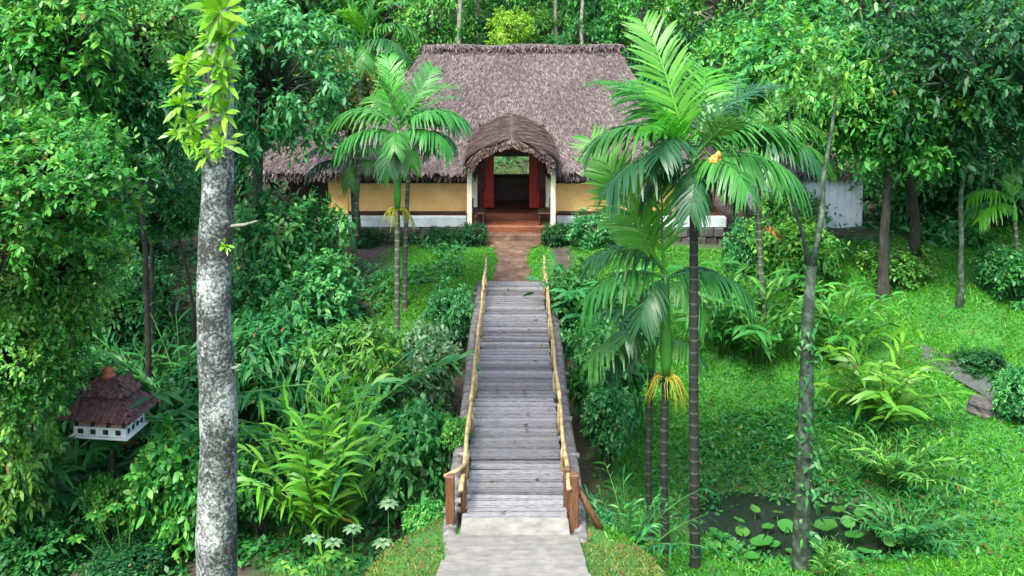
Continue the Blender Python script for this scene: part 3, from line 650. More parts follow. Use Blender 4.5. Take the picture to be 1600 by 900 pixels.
# ================================================================== VEGETATION GENERATORS
def unit(n, r_): v = r_.normal(size=(n, 3)); return norm(v)
def crown_mesh(seed, clumps, twigs, lpt, leaf, rc=.30, flat=.8, lw=.45, droop=.25, spread=1.0, up=.25):
    r_ = np.random.default_rng(seed); lb = LB(); lim = LB()
    d = unit(clumps, r_); rad = r_.uniform(.35, 1.0, clumps) ** .6
    lump = 1 + .34 * np.sin(d[:, 0] * 4 + seed) * np.sin(d[:, 1] * 3.3 + 1.7 * seed) + .16 * np.sin(d[:, 2] * 6) + r_.normal(0, .09, clumps)
    C = d * (rad * lump * .80)[:, None]; C[:, 2] *= flat
    for c in C:
        tone = float(r_.choice([.0, .05, .12, .2, .3, .38]))
        tw = norm(unit(twigs, r_) * spread + norm(c[None]) * .75 + np.array([0, 0, up]))
        st = c + tw * rc * .15 * r_.random((twigs, 1)); ln = rc * r_.uniform(.6, 1.25, twigs)
        t = np.tile(np.linspace(.25, 1, lpt), twigs); ti = np.repeat(np.arange(twigs), lpt)
        base = st[ti] + tw[ti] * (ln[ti] * t)[:, None]; base[:, 2] -= ln[ti] * t * t * .2
        sidev = norm(np.cross(tw[ti], unit(len(ti), r_))); sgn = np.where(np.arange(len(ti)) % 2, 1, -1)[:, None]
        ld = norm(tw[ti] * .55 + sidev * sgn * .8 + np.array([0, 0, -.1]))
        upv = norm(np.array([0, 0, 1.0]) + .55 * unit(len(ti), r_) + tw[ti] * .3)
        L = leaf * r_.uniform(.45, 1.4, len(ti))
        lb.strips(base, ld, upv, L, L * lw, ((0, .12), (.42, 1), (.75, .7), (1, .05)), droop, np.clip(tone + r_.normal(0, .03, len(ti)), 0, .38))
        # branch to this clump
        k = r_.uniform(-.55, -.1); mid = c * .5 + np.array([0, 0, -.10]) + r_.normal(0, .04, 3)
        lim.tube([(0, 0, k), tuple(mid), tuple(c)], [.028, .017, .007], 4)
    return lb.mesh('crown_%d' % seed), lim.mesh('limbs_%d' % seed)
def trunk_mesh(seed, bend=.02, rings=14, r0=1.0, r1=.55, sides=10):
    r_ = np.random.default_rng(seed); z = np.linspace(-.04, 1, rings)
    px_, py_ = bend * np.cumsum(r_.normal(0, .35, rings)), bend * np.cumsum(r_.normal(0, .35, rings))
    px_ -= px_[0]; py_ -= py_[0]
    fl = 1 + .7 * np.exp(-np.clip(z, 0, 1) * 22)
    lb = LB(); P = np.stack([px_, py_, z], -1)
    return P, (r0 + (r1 - r0) * z) * fl * (1 + .06 * r_.normal(size=rings))
def trunk_obj(parent, H, rad, m, seed, bend=.03, name='trunk', to=(0, 0), sides=12, taper=.55):
    P, rr_ = trunk_mesh(seed, bend, 18, 1, taper); P = P.copy(); P[:, 2] *= H
    t = np.clip(P[:, 2:3] / H, 0, 1); P[:, :2] = P[:, :2] * H * (1 - t) + np.array(to)[None] * t ** 3   # ends exactly at 'to'
    lb = LB(); lb.tube(P, rr_ * rad, sides); return link(name, lb.mesh(name, m, True), parent)

CR = {}
CR['A'] = crown_mesh(11, 110, 13, 9, .072, rc=.27)
CR['B'] = crown_mesh(12, 95, 14, 9, .078, rc=.30, flat=.95)
CR['C'] = crown_mesh(13, 110, 12, 9, .075, rc=.27, flat=1.1)
CR['D'] = crown_mesh(14, 135, 14, 9, .07, rc=.25, lw=.5, droop=.1, up=.5)
CR['F1'] = crown_mesh(15, 120, 12, 8, .07, rc=.25, flat=1.2)
CR['F2'] = crown_mesh(16, 90, 12, 8, .085, rc=.30, flat=1.0)

def tree(label, px, py, Y, rpx, crown, leafm, zs=1.0, bark='bark', trad=.12, base=None, rot=None, group=None, name='broadleaf_tree', sxy=1.0, lean=0.0):
    c = at(px, py, Y); Rm = rpx * Y / F_PX
    bx = c.x + lean if base is None else X(base, Y); g = hz(bx, Y)
    t = empty(name, (bx, Y, g), label, 'tree', group)
    rot = random.uniform(0, 6.28) if rot is None else rot
    H = max(c.z - g, .5); off = (c.x - bx, 0)
    trunk_obj(t, H + Rm * .1, trad, bark, int(px * 7 + py), .014, to=off)
    link('limbs', CR[crown][1], t, (off[0], 0, H), (0, 0, rot), (Rm * sxy, Rm * sxy, Rm * zs), m=bark)
    link('crown', CR[crown][0], t, (off[0], 0, H), (0, 0, rot), (Rm * sxy, Rm * sxy, Rm * zs), m=leafm)
    return t
SH = {}
SH['round'] = crown_mesh(31, 70, 13, 9, .125, rc=.36, flat=.8)
SH['broad'] = crown_mesh(32, 60, 13, 9, .14, rc=.38, flat=.75, lw=.48, droop=.2, up=.4)
SH['fine'] = crown_mesh(33, 80, 14, 9, .10, rc=.33, flat=.85)
SH['narrow'] = crown_mesh(34, 44, 13, 8, .20, rc=.38, flat=.9, lw=.28, droop=.4)
def shrub(label, px, py, Y, rpx, kind, leafm, zs=1.0, group=None, name='shrub', cat='shrub', sy=1.0):
    c = at(px, py, Y); Rm = rpx * Y / F_PX; g = hz(c.x, Y); H = max(c.z - g, Rm * .5 * zs)
    t = empty(name, (c.x, Y, g), label, cat, group); rot = random.uniform(0, 6.28)
    st = LB(); r_ = np.random.default_rng(int(px + py * 3))
    for k in range(6):
        th = r_.uniform(0, 6.28); e = Rm * .45
        st.tube([(.08 * math.cos(th), .08 * math.sin(th), -.08), (e * .5 * math.cos(th), e * .5 * math.sin(th), H * .5), (e * math.cos(th), e * math.sin(th), H * .9)], [.03, .022, .012], 5)
    link('stem', st.mesh('stem', 'bark'), t)
    top_ = c.z + Rm * zs * .85 - g; zz_ = min(max(Rm * zs, top_ / 1.75), Rm * 1.35); H2 = top_ - zz_ * .85
    link('foliage', SH[kind][0], t, (0, 0, H2), (0, 0, rot), (Rm, Rm * sy, zz_), m=leafm)
    return t

# ---- arching cane clump (cardamom or ginger like): many canes with long alternate leaves
def cane_mesh(seed, canes=26, H=1.0, leafL=.30, lw=.16, lean=.6, lpc=11):
    r_ = np.random.default_rng(seed); lb = LB(); st = LB()
    for k in range(canes):
        th = r_.uniform(0, 6.28); ln = lean * r_.uniform(.15, 1.0); h = H * r_.uniform(.6, 1.08)
        d = np.array([math.cos(th), math.sin(th), 0]); b0 = d * r_.uniform(0, .16)
        t = np.linspace(0, 1, 7)[:, None]; P = b0 + d * ln * t ** 1.8 + np.array([0, 0, 1.0]) * h * (t - .22 * ln * t ** 3)
        st.tube(P, np.linspace(.011, .004, 7), 4)
        tt = np.linspace(.25, 1, lpc); pp = np.stack([np.interp(tt, t[:, 0], P[:, i]) for i in range(3)], -1)
        tg = norm(np.gradient(pp, axis=0)); sd_ = norm(np.cross(tg, [0, 0, 1.0]) + r_.normal(0, .12, (lpc, 3))); sg = np.where(np.arange(lpc) % 2, 1, -1)[:, None]
        dd = norm(tg * .75 + sd_ * sg * .75 + r_.normal(0, .12, (lpc, 3)))
        lb.strips(pp, dd, norm(np.array([0, 0, 1.0]) + d * .4 + r_.normal(0, .25, (lpc, 3))), leafL * r_.uniform(.7, 1.15, lpc), leafL * lw, ((0, .2), (.3, 1), (.65, .85), (1, .04)), .35, float(r_.uniform(0, .36)))
    return lb.mesh('canes_%d' % seed), st.mesh('cane_stems_%d' % seed, 'stem_green')
CN = {'tall': cane_mesh(41, 36, 1.0, .27, .12, .6, 14), 'wide': cane_mesh(42, 30, 1.0, .36, .15, .95), 'fern': cane_mesh(43, 30, 1.0, .22, .13, 1.15, 20)}
def canes(label, px, pyb, Y, top, kind, leafm, wide=1.0, name='cardamom_clump', cat='plant', group=None):
    x_ = X(px, Y); g = hz(x_, Y); H = max(at(px, top, Y).z - g, .3)
    t = empty(name, (x_, Y, g), label, cat, group); rot = random.uniform(0, 6.28)
    link('stem', CN[kind][1], t, (0, 0, 0), (0, 0, rot), (H * wide, H * wide, H)); link('foliage', CN[kind][0], t, (0, 0, 0), (0, 0, rot), (H * wide, H * wide, H), m=leafm)
    return t

# ---- areca palms
def frond_mesh(seed, a0, a1, L=2.0, n=30, leaflet=.62, vee=.25, droop=.5, wide=.075, fw=.35):
    r_ = np.random.default_rng(seed); lb = LB(); K = 24
    s = np.linspace(0, 1, K); ang = R(a0) + (R(a1) - R(a0)) * s ** 1.25
    dx, dz_ = np.cos(ang) * L / (K - 1), np.sin(ang) * L / (K - 1)
    P = np.stack([np.cumsum(dx) - dx[0], .03 * np.sin(s * 5 + seed), np.cumsum(dz_) - dz_[0]], -1)
    lb.tube(P, np.linspace(.032, .006, K), 5, tone=.25)
    for sg in (-1, 1):
        t = np.linspace(.16, .995, n) + r_.normal(0, .006, n); t = np.clip(t, 0, 1)
        pp = np.stack([np.interp(t, s, P[:, i]) for i in range(3)], -1); tg = norm(np.stack([np.cos(np.interp(t, s, ang)), 0 * t, np.sin(np.interp(t, s, ang))], -1))
        nn = np.stack([-tg[:, 2], 0 * t, tg[:, 0]], -1); sd_ = np.array([0, sg * 1.0, 0])
        fwd = fw + .75 * t ** 2
        dd = norm(tg * fwd[:, None] + sd_ * 1.0 + nn * (vee + r_.normal(0, .13, n))[:, None] + r_.normal(0, .06, (n, 3)))
        LL = leaflet * np.sin(np.clip(.25 + t * 2.55, 0, PI)) ** .6 * r_.uniform(.85, 1.1, n)
        lb.strips(pp, dd, nn, LL, wide * r_.uniform(.6, 1.2, n), ((0, .35), (.25, 1), (.6, .9), (.85, .55), (1, .15)), droop * r_.uniform(.6, 1.4, n), np.clip(.12 + r_.normal(0, .1, n), 0, .38))
    return lb.mesh('frond_%d' % seed)
FR = {'up': frond_mesh(51, 80, 42, 2.2, 34, .74, .45, .25, .055, .95), 'up2': frond_mesh(52, 68, 0, 2.3, 36, .72, .35, .4, .058, .7), 'arch': frond_mesh(53, 50, -42, 2.2, 40, .74, .15, .6, .08),
      'out': frond_mesh(54, 28, -55, 2.2, 40, .70, .0, .75, .08), 'hang': frond_mesh(55, 2, -82, 2.0, 40, .66, -.05, .85, .08)}
def infl_mesh(seed):
    r_ = np.random.default_rng(seed); lb = LB()
    for k in range(46):
        th = r_.uniform(-PI, PI); d = np.array([math.cos(th), math.sin(th), 0]); l = r_.uniform(.3, .62)
        t = np.linspace(0, 1, 6)[:, None]; P = d * .09 + d * l * .75 * t ** .9 + np.array([0, 0, 1.0]) * l * (.35 * t - 1.25 * t * t) + r_.normal(0, .012, (6, 3))
        lb.tube(P, np.linspace(.012, .005, 6), 4, tone=float(r_.uniform(0, .38)))
    return lb.mesh('inflorescence_%d' % seed, 'leaf_yellow')
INF = infl_mesh(61)
def fruit_mesh(seed, n=26):
    r_ = random.Random(seed); bm_ = bmesh.new()
    for k in range(n):
        v = Vector((0, 0, 0))
        bmesh.ops.create_icosphere(bm_, subdivisions=1, radius=.045, matrix=Matrix.Translation(v) @ Matrix.Diagonal((1, 1, 1.35, 1)))
    me = bpy.data.meshes.new('fruit'); bm_.to_mesh(me); bm_.free(); me.materials.append(M['orange_fruit']); return me
FRUIT = fruit_mesh(5, 1)
def palm(label, bpx, tpx, tpy, Y, trad, fronds, scale=1.0, shaft=.9, tm='palm_trunk', inf=True, fruit=None, group=None, topY=None):
    x0 = X(bpx, Y); g = hz(x0, Y); tp = at(tpx, tpy, Y if topY is None else topY)
    t = empty('areca_palm', (x0, Y, g), label, 'palm', group)
    tip = np.array([tp.x - x0, tp.y - Y, tp.z - g]); base = np.array([0, 0, -.2]); sh = tip - norm((tip - base)[None])[0] * shaft
    n = max(20, int(sh[2] / .07)); z = np.linspace(0, 1, n)
    P = base + (sh - base) * z[:, None]; P[:, 0] += .06 * np.sin(z * PI) * math.sin(bpx); zc = (P[:, 2] / .21) % 1.0
    rad = trad * (1.0 - .18 * z) * (1 + .10 * (zc < .12)) * (1 + .5 * np.exp(-z * 30))
    lb = LB(); lb.tube(P, rad, 12); link('trunk', lb.mesh('trunk', tm), t)
    lb = LB(); q = np.linspace(0, 1, 9)[:, None]; lb.tube(sh + (tip - sh) * q, trad * np.interp(q[:, 0], [0, .1, .35, .8, 1], [.85, 1.25, 1.2, .85, .45]), 12); link('crownshaft', lb.mesh('crownshaft', 'crownshaft', True), t)
    for fd in fronds:
        k, az, sc, m = fd[:4]; lean = fd[4] if len(fd) > 4 else 0
        e_ = (Matrix.Rotation(R(lean), 3, 'Y') @ Matrix.Rotation(R(az), 3, 'Z') @ Matrix.Rotation(random.uniform(-.12, .12), 3, 'X')).to_euler()
        link('frond', FR[k], t, tuple(tip + np.array([0, 0, -.12 if k in ('hang', 'out') else 0])), e_, (sc * scale,) * 3, m=m)
    if inf: link('inflorescence', INF, t, tuple(sh + np.array([0, 0, -.02])), (0, 0, bpx % 6), (scale * .9, scale * .9, scale * 1.1))
    if fruit:
        fv = np.array(fruit); tube_obj('fruit_stalk', [tuple(tip + np.array([0, 0, -.1])), tuple(tip + fv * .6 + np.array([0, 0, .12])), tuple(tip + fv + np.array([0, 0, .03]))], [.02, .015, .01], 'stem_green', t, 5)
        for q_ in range(14): link('fruit', FRUIT, t, tuple(tip + np.array(fruit) + np.array([random.gauss(0, .05), random.gauss(0, .05), random.gauss(0, .06)])))
    return t

# ================================================================== PALMS
# azimuth: 0 = to the right, 90 = away, 180 = to the left, 270 = towards the viewer
palm('tallest areca palm with dark ringed trunk, right of the bridge', 1093, 1084, 245, 17.0, .088,
     [('up', 95, 1.4, 'palm_young', -10), ('up2', 80, 1.3, 'palm_young', 10), ('up2', 115, 1.25, 'palm', -22), ('up2', 60, 1.15, 'palm', 8), ('up2', 250, .9, 'palm_young', -30), ('up2', 290, .9, 'palm', 26), ('arch', 160, 1.0, 'palm_old'), ('arch', 30, 1.0, 'palm_old'), ('up2', 95, 1.25, 'palm_young', -34), ('up2', 160, 1.1, 'palm_young'), ('up2', 85, 1.15, 'palm_old', 38), ('up2', 15, 1.05, 'palm_old'),
      ('arch', 186, 1.05, 'palm'), ('out', 205, 1.0, 'palm_old'), ('out', 345, 1.05, 'palm'), ('arch', 5, 1.05, 'palm'), ('hang', 262, .7, 'palm_old'), ('out', 300, .75, 'palm'), ('arch', 235, .75, 'palm_old'), ('hang', 20, .75, 'palm_old'), ('hang', 170, .7, 'palm_old')],
     scale=.86, shaft=.95, inf=False, fruit=(.26, -.52, .02))
palm('shorter areca palm with bright green crownshaft and yellow flower strands, beside the tallest palm', 1047, 1040, 425, 17.7, .08,
     [('up', 95, 1.35, 'palm_young', -24), ('up', 90, 1.05, 'palm_young', -8), ('up', 80, 1.1, 'palm_young', -38), ('out', 195, .8, 'palm'), ('arch', 180, .75, 'palm_old'), ('out', 345, .8, 'palm'), ('hang', 230, .6, 'palm_old'), ('hang', 320, .6, 'palm'), ('out', 20, .7, 'palm_old')],
     scale=.95, shaft=1.85, inf=True)
palm('slim areca palm with low crown close beside the green crownshaft', 1022, 1018, 520, 18.4, .06,
     [('arch', 170, .7, 'palm'), ('out', 205, .75, 'palm'), ('arch', 235, .6, 'palm_old'), ('out', 320, .6, 'palm'), ('up2', 60, .6, 'palm'), ('hang', 190, .6, 'palm_old')], scale=.9, shaft=.7, inf=False)
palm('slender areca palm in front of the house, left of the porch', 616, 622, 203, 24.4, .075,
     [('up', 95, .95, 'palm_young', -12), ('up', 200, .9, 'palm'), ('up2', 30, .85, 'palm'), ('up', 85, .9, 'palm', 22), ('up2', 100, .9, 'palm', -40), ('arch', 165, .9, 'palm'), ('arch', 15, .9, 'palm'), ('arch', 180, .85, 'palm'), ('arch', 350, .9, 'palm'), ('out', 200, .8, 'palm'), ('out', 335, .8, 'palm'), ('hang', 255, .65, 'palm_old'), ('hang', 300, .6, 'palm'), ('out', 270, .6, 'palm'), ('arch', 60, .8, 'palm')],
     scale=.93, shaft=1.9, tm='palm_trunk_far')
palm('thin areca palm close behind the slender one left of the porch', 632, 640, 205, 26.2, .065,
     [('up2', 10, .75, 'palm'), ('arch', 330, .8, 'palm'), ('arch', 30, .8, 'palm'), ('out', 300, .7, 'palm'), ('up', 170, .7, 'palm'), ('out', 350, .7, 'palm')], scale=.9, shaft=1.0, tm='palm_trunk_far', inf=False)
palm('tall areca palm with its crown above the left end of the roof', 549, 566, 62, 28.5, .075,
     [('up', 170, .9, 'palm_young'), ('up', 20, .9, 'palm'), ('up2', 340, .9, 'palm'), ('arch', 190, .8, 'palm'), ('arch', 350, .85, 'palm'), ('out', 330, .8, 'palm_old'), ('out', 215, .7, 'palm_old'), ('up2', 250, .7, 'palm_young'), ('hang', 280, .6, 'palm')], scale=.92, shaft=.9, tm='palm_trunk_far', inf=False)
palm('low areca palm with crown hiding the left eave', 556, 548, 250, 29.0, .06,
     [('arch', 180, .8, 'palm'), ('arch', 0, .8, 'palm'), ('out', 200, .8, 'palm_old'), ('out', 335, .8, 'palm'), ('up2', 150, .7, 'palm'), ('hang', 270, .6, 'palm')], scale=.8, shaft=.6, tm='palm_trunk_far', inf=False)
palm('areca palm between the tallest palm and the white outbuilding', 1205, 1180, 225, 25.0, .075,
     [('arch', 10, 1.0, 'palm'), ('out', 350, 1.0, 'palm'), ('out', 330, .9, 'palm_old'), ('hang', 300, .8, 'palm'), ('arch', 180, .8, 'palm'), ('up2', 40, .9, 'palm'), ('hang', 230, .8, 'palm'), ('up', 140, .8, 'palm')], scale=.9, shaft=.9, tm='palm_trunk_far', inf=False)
palm('bright young palm at the far right edge of the garden', 1592, 1585, 318, 27.0, .06,
     [('arch', 180, .8, 'palm_young'), ('out', 200, .75, 'palm_young'), ('up2', 150, .7, 'palm_young'), ('out', 170, .8, 'palm'), ('arch', 30, .7, 'palm'), ('up', 80, .7, 'palm_young')], scale=.8, shaft=.5, tm='palm_trunk_far', inf=False)

# ================================================================== BIG LICHENED TREE (left foreground)
YB = 13.0; bt_b, bt_t = at(334, 930, YB), at(346, 0, YB)
g = hz(bt_b.x, YB); bt = empty('lichened_tree', (bt_b.x, YB, g), 'tall straight tree with pale lichened trunk and climbing lime leaves', 'tree')
H = 13.5; zs_ = np.linspace(-.3, H, 60); sl = (bt_t.x - bt_b.x) / (bt_t.z - bt_b.z)
P = np.stack([sl * (zs_ + g - bt_b.z) + .035 * np.sin(zs_ * .8) + .02 * np.sin(zs_ * 2.1), .04 * np.sin(zs_ * .6), zs_], -1)
rad = np.interp(zs_, [-.3, 0, .6, 2, 6, 10, H], [.40, .34, .275, .262, .21, .175, .12]) * (1 + .045 * np.sin(zs_ * 5.3) * np.sin(zs_ * 2.2))
lb = LB(); lb.tube(P, rad, 20); tk = link('trunk', lb.mesh('trunk', 'lichen_bark', True), bt)
def btp(z): return np.array([np.interp(z, zs_, P[:, 0]), np.interp(z, zs_, P[:, 1]), z]), float(np.interp(z, zs_, rad))
link('limbs', CR['A'][1], bt, tuple(btp(H)[0]), (0, 0, 1), (3.2, 3.2, 2.6), m='bark_pale'); link('crown', CR['A'][0], bt, tuple(btp(H)[0] + np.array([0, 0, .6])), (0, 0, 1), (3.2, 3.2, 2.2), m='leaf_mid')
for (py_, l, az) in ((355, .35, 0), (578, .12, 0)):
    c, r_ = btp(at(340, py_, YB).z - g); tube_obj('branch_stub', [c, c + np.array([r_ + l * .5, -.1, .06]), c + np.array([r_ + l, -.15, .12])], [.03, .022, .012], 'bark_pale', bt)
# climbing epiphyte: lime leaves on the trunk and a hanging side spray
r_ = np.random.default_rng(77); lb = LB()
def spray(c, n, sp, L, up=.45):
    n = int(n * 1.7); L *= .85; sp *= 1.2
    d = unit(n, r_) ; d[:, 1] -= .5; d[:, 2] += up; d = norm(d)
    b0 = c + d * sp * r_.random((n, 1)); LL = L * r_.uniform(.6, 1.25, n)
    lb.strips(b0, d, norm(np.array([0, -.8, .6]) + .5 * unit(n, r_)), LL, LL * .30, ((0, .15), (.35, 1), (.7, .75), (1, .05)), .3, r_.uniform(0, .38, n))
for (px_, py_, n, sp, L) in ((345, 20, 22, .14, .34), (350, 60, 20, .12, .32), (342, 105, 18, .12, .30), (352, 130, 14, .10, .26), (350, 175, 16, .10, .26), (345, 225, 18, .14, .24),
                             (292, 100, 16, .08, .26), (290, 130, 14, .08, .24), (285, 165, 16, .10, .26), (298, 195, 16, .10, .26), (280, 210, 12, .1, .22), (310, 225, 14, .1, .22), (325, 240, 12, .1, .2),
                             (352, 385, 7, .05, .13), (328, 60, 10, .1, .2), (330, 150, 10, .08, .2)):
    c = at(px_, py_, YB - .30); spray(np.array([c.x - bt_b.x, c.y - YB, c.z - g]), n, sp, L)
link('climbing_leaves', lb.mesh('climbing_leaves', 'leaf_lime'), bt)
lb = LB(); pts = [at(px_, py_, YB - .26) for px_, py_ in ((330, 260), (312, 232), (296, 200), (288, 160), (293, 110), (290, 85))]
lb.tube([(p_.x - bt_b.x, p_.y - YB, p_.z - g) for p_ in pts], np.linspace(.02, .008, 6), 6); link('climbing_stem', lb.mesh('climbing_stem', 'stem_green'), bt)

# ================================================================== TREES
# mossy forked tree on the right, base by the pond
YM = 17.1; mb_, f_ = at(1252, 905, YM), at(1268, 415, YM); g = hz(mb_.x, YM)
mt = empty('mossy_tree', (mb_.x, YM, g), 'slim moss-covered tree with a thin forked top rising from the pond edge', 'tree')
def ml(px_, py_, dy=0): p_ = at(px_, py_, YM + dy); return (p_.x - mb_.x, dy, p_.z - g)
lb = LB(); pp = [(0, 0, -.3), ml(1252, 880), ml(1254, 780), ml(1257, 700), ml(1260, 600), ml(1262, 500), ml(1268, 415)]
lb.tube(pp, [.19, .165, .15, .135, .12, .10, .085], 14); link('trunk', lb.mesh('trunk', 'bark_moss', True), mt)
tube_obj('limb', [ml(1267, 420), ml(1277, 380), ml(1285, 330), ml(1286, 280, .2), ml(1300, 200, .4), ml(1310, 120, .6)], [.07, .055, .045, .04, .03, .02], 'bark_moss', mt)
tube_obj('limb', [ml(1266, 425), ml(1255, 370), ml(1240, 320, .2), ml(1230, 240, .5), ml(1235, 150, .8)], [.045, .032, .026, .02, .014], 'bark_moss', mt)
lb = LB()
for (py_, n) in ((520, 30), (545, 35), (600, 22), (650, 26), (700, 30), (760, 40), (830, 30)):
    c = ml(1258, py_); b0 = np.array(c) + r_.normal(0, .14, (n, 3)) + np.array([0, -.12, 0]); d = norm(unit(n, r_) + np.array([0, -.5, -.1]))
    lb.strips(b0, d, norm(np.array([0, -.6, .7]) + .5 * unit(n, r_)), .13 * r_.uniform(.6, 1.3, n), .06, ((0, .2), (.4, 1), (1, .05)), .3, r_.uniform(0, .3, n))
link('climbing_leaves', lb.mesh('climbing_leaves', 'leaf_mid'), mt)
lb = LB()
for (px_, py_, dy) in ((1310, 120, .6), (1235, 150, .8), (1270, 80, .8)):
    c = np.array(ml(px_, py_, dy)); n = 260; b0 = c + r_.normal(0, .32, (n, 3)); d = norm(unit(n, r_) + np.array([0, 0, -.2]))
    lb.strips(b0, d, norm(np.array([0, 0, 1.]) + .5 * unit(n, r_)), .17 * r_.uniform(.6, 1.2, n), .07, ((0, .15), (.45, 1), (1, .05)), .3, r_.uniform(0, .35, n))
link('crown', lb.mesh('crown', 'leaf_bright'), mt)

# left side
tree('bright leafy tree filling the left edge at mid height', 62, 285, 15.5, 165, 'D', 'leaf_bright', zs=.95, base=-70, trad=.13)
tree('leafy young tree at the left edge beside the miniature house', 10, 560, 16.2, 112, 'D', 'leaf_bright', zs=1.15, base=-50, trad=.09)
tree('deep green tree in the upper left corner', 70, 60, 20, 170, 'B', 'leaf_bright', base=120)
tree('tree with light new leaves at the top, left of the lichened trunk', 215, 60, 23, 140, 'A', 'leaf_bright', base=244, trad=.06)
tree('dark tree with hanging crown left of the lichened trunk', 215, 175, 21.5, 120, 'C', 'leaf_mid', base=228, zs=.9, trad=.07)
tree('large dark tree just right of the lichened trunk', 425, 105, 27, 125, 'B', 'leaf_blue', base=400, zs=1.15, trad=.15, bark='bark_moss')
tree('small tree with fresh leaves low in the shade left of the lichened trunk', 262, 330, 22.5, 62, 'D', 'leaf_mid', base=300, trad=.05)
tree('olive yellow tree in front of the left end of the roof', 528, 140, 31.3, 78, 'C', 'leaf_olive', base=560, trad=.08)
tree('bright leafy tree at the left edge between the two others', 70, 425, 17.2, 125, 'D', 'leaf_bright', zs=1.0, base=-30, trad=.09)
tree('dark tree in the shade behind the miniature house', 175, 480, 25, 95, 'C', 'leaf_mid', base=140, trad=.05)
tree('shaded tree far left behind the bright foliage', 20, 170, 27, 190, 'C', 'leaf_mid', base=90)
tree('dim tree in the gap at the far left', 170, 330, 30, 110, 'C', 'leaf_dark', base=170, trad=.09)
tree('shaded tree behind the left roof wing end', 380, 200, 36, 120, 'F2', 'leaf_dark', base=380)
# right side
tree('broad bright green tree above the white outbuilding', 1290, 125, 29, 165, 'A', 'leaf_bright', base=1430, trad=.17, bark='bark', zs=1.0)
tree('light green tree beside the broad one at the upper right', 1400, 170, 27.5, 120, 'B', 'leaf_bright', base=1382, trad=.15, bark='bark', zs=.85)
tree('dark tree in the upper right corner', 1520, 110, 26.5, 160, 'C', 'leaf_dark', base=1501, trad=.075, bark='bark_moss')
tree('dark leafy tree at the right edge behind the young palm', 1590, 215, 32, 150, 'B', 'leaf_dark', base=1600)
tree('green tree in front of the right end of the roof', 1165, 110, 31.2, 95, 'F2', 'leaf_bright', base=1190, trad=.08)
tree('lime green young tree right behind the roof ridge', 795, 45, 46, 38, 'F2', 'leaf_lime', base=795, trad=.06)
tree('shaded tree between the dark trunks and the white outbuilding', 1420, 290, 33, 80, 'F2', 'leaf_mid', base=1410, trad=.08)
tree('shaded bushy tree at mid height near the right edge', 1530, 260, 35, 90, 'F1', 'leaf_blue', base=1530, trad=.08)
tree('bushy tree rising right behind the outbuilding corner', 1365, 250, 37, 70, 'F2', 'leaf_mid', base=1365, trad=.08)

# forest behind the house
fr = random.Random(9)
spots = [(640, -10, 52, 110), (720, 10, 66, 95), (800, 20, 58, 80), (870, -5, 64, 100), (955, 5, 54, 100), (1040, -20, 60, 120), (560, 10, 60, 120), (470, -20, 50, 130), (350, 20, 46, 120), (250, 10, 52, 120), (130, 0, 48, 130), (30, 10, 55, 140), (1140, -10, 50, 120), (1260, 10, 56, 130), (1370, 0, 48, 130), (1480, 10, 52, 130), (1590, 0, 48, 140), (760, -30, 80, 120), (900, -30, 84, 120), (680, 30, 48, 60), (1000, 40, 50, 70)]
SL = ['forest tree crown at the top edge above the left end of the ridge', 'forest tree behind the palest trunk above the ridge', 'forest tree above the middle of the ridge', 'forest tree at the top edge above the ridge, right of the porch',
      'forest tree above the right end of the ridge', 'forest tree behind the crown of the tallest palm', 'forest tree behind the tall palm at the left end of the roof', 'forest tree at the top edge behind the large dark tree', 'forest tree at the top edge right beside the lichened trunk',
      'forest tree at the top edge just left of the lichened trunk', 'forest tree at the top edge behind the deep green corner tree', 'forest tree in the extreme upper left corner', 'forest tree at the top edge right of the tallest palm', 'forest tree at the top edge above the broad bright tree',
      'forest tree at the top edge above the white outbuilding corner', 'forest tree at the top edge behind the upper right dark tree', 'forest tree in the extreme upper right corner', 'farthest forest tree left of the lime young tree', 'farthest forest tree right of the lime young tree', 'small forest tree touching the left part of the ridge', 'small forest tree touching the right hip of the roof']
for i, (px_, py_, Y, rp) in enumerate(spots):
    tree(SL[i], px_, py_, Y, rp, ['F1', 'F2', 'C'][i % 3], ('leaf_bright' if 600 < px_ < 1050 and i % 4 else ['leaf_mid', 'leaf_bright', 'leaf_blue'][(i * 2 + i // 3) % 3]), zs=1.25, trad=.12, group='forest trees behind the house', name='forest_tree', bark='bark_pale')
low = [(600, 130, 50, 80), (690, 90, 52, 60), (780, 60, 50, 50), (850, 60, 53, 55), (930, 75, 50, 60), (1060, 110, 48, 90), (450, 160, 46, 90), (300, 200, 42, 100), (130, 230, 40, 120), (20, 330, 38, 110), (240, 330, 38, 80), (1220, 150, 45, 90), (1330, 200, 42, 80), (1460, 230, 41, 90), (1570, 290, 40, 90), (1200, 260, 41, 60)]
UL = ['low forest tree behind the left hip of the roof', 'low forest tree peeking over the left part of the ridge', 'low forest tree behind the lime young tree', 'low forest tree peeking over the ridge right of the middle', 'low forest tree behind the right part of the ridge', 'low forest tree behind the tallest palm',
      'low forest tree behind the left roof wing', 'low forest tree in the shade just left of the lichened trunk', 'low forest tree in the shade at the far left', 'low dark tree at the left edge in the deep shade', 'low dark tree below the hanging crown left of the lichened trunk', 'low forest tree under the broad bright tree', 'low forest tree behind the white outbuilding corner',
      'low forest tree between the dark trunks on the right', 'low forest tree at the right edge behind the young palm', 'low tree behind the white outbuilding, next to the wing roof']
for i, (px_, py_, Y, rp) in enumerate(low):
    tree(UL[i], px_, py_, Y, rp, ['F2', 'F1', 'B'][i % 3], ['leaf_bright', 'leaf_mid', 'leaf_dark'][i % 3] if Y > 46 else ['leaf_dark', 'leaf_mid'][i % 2], zs=1.1, trad=.08, group='understorey trees', name='understorey_tree')
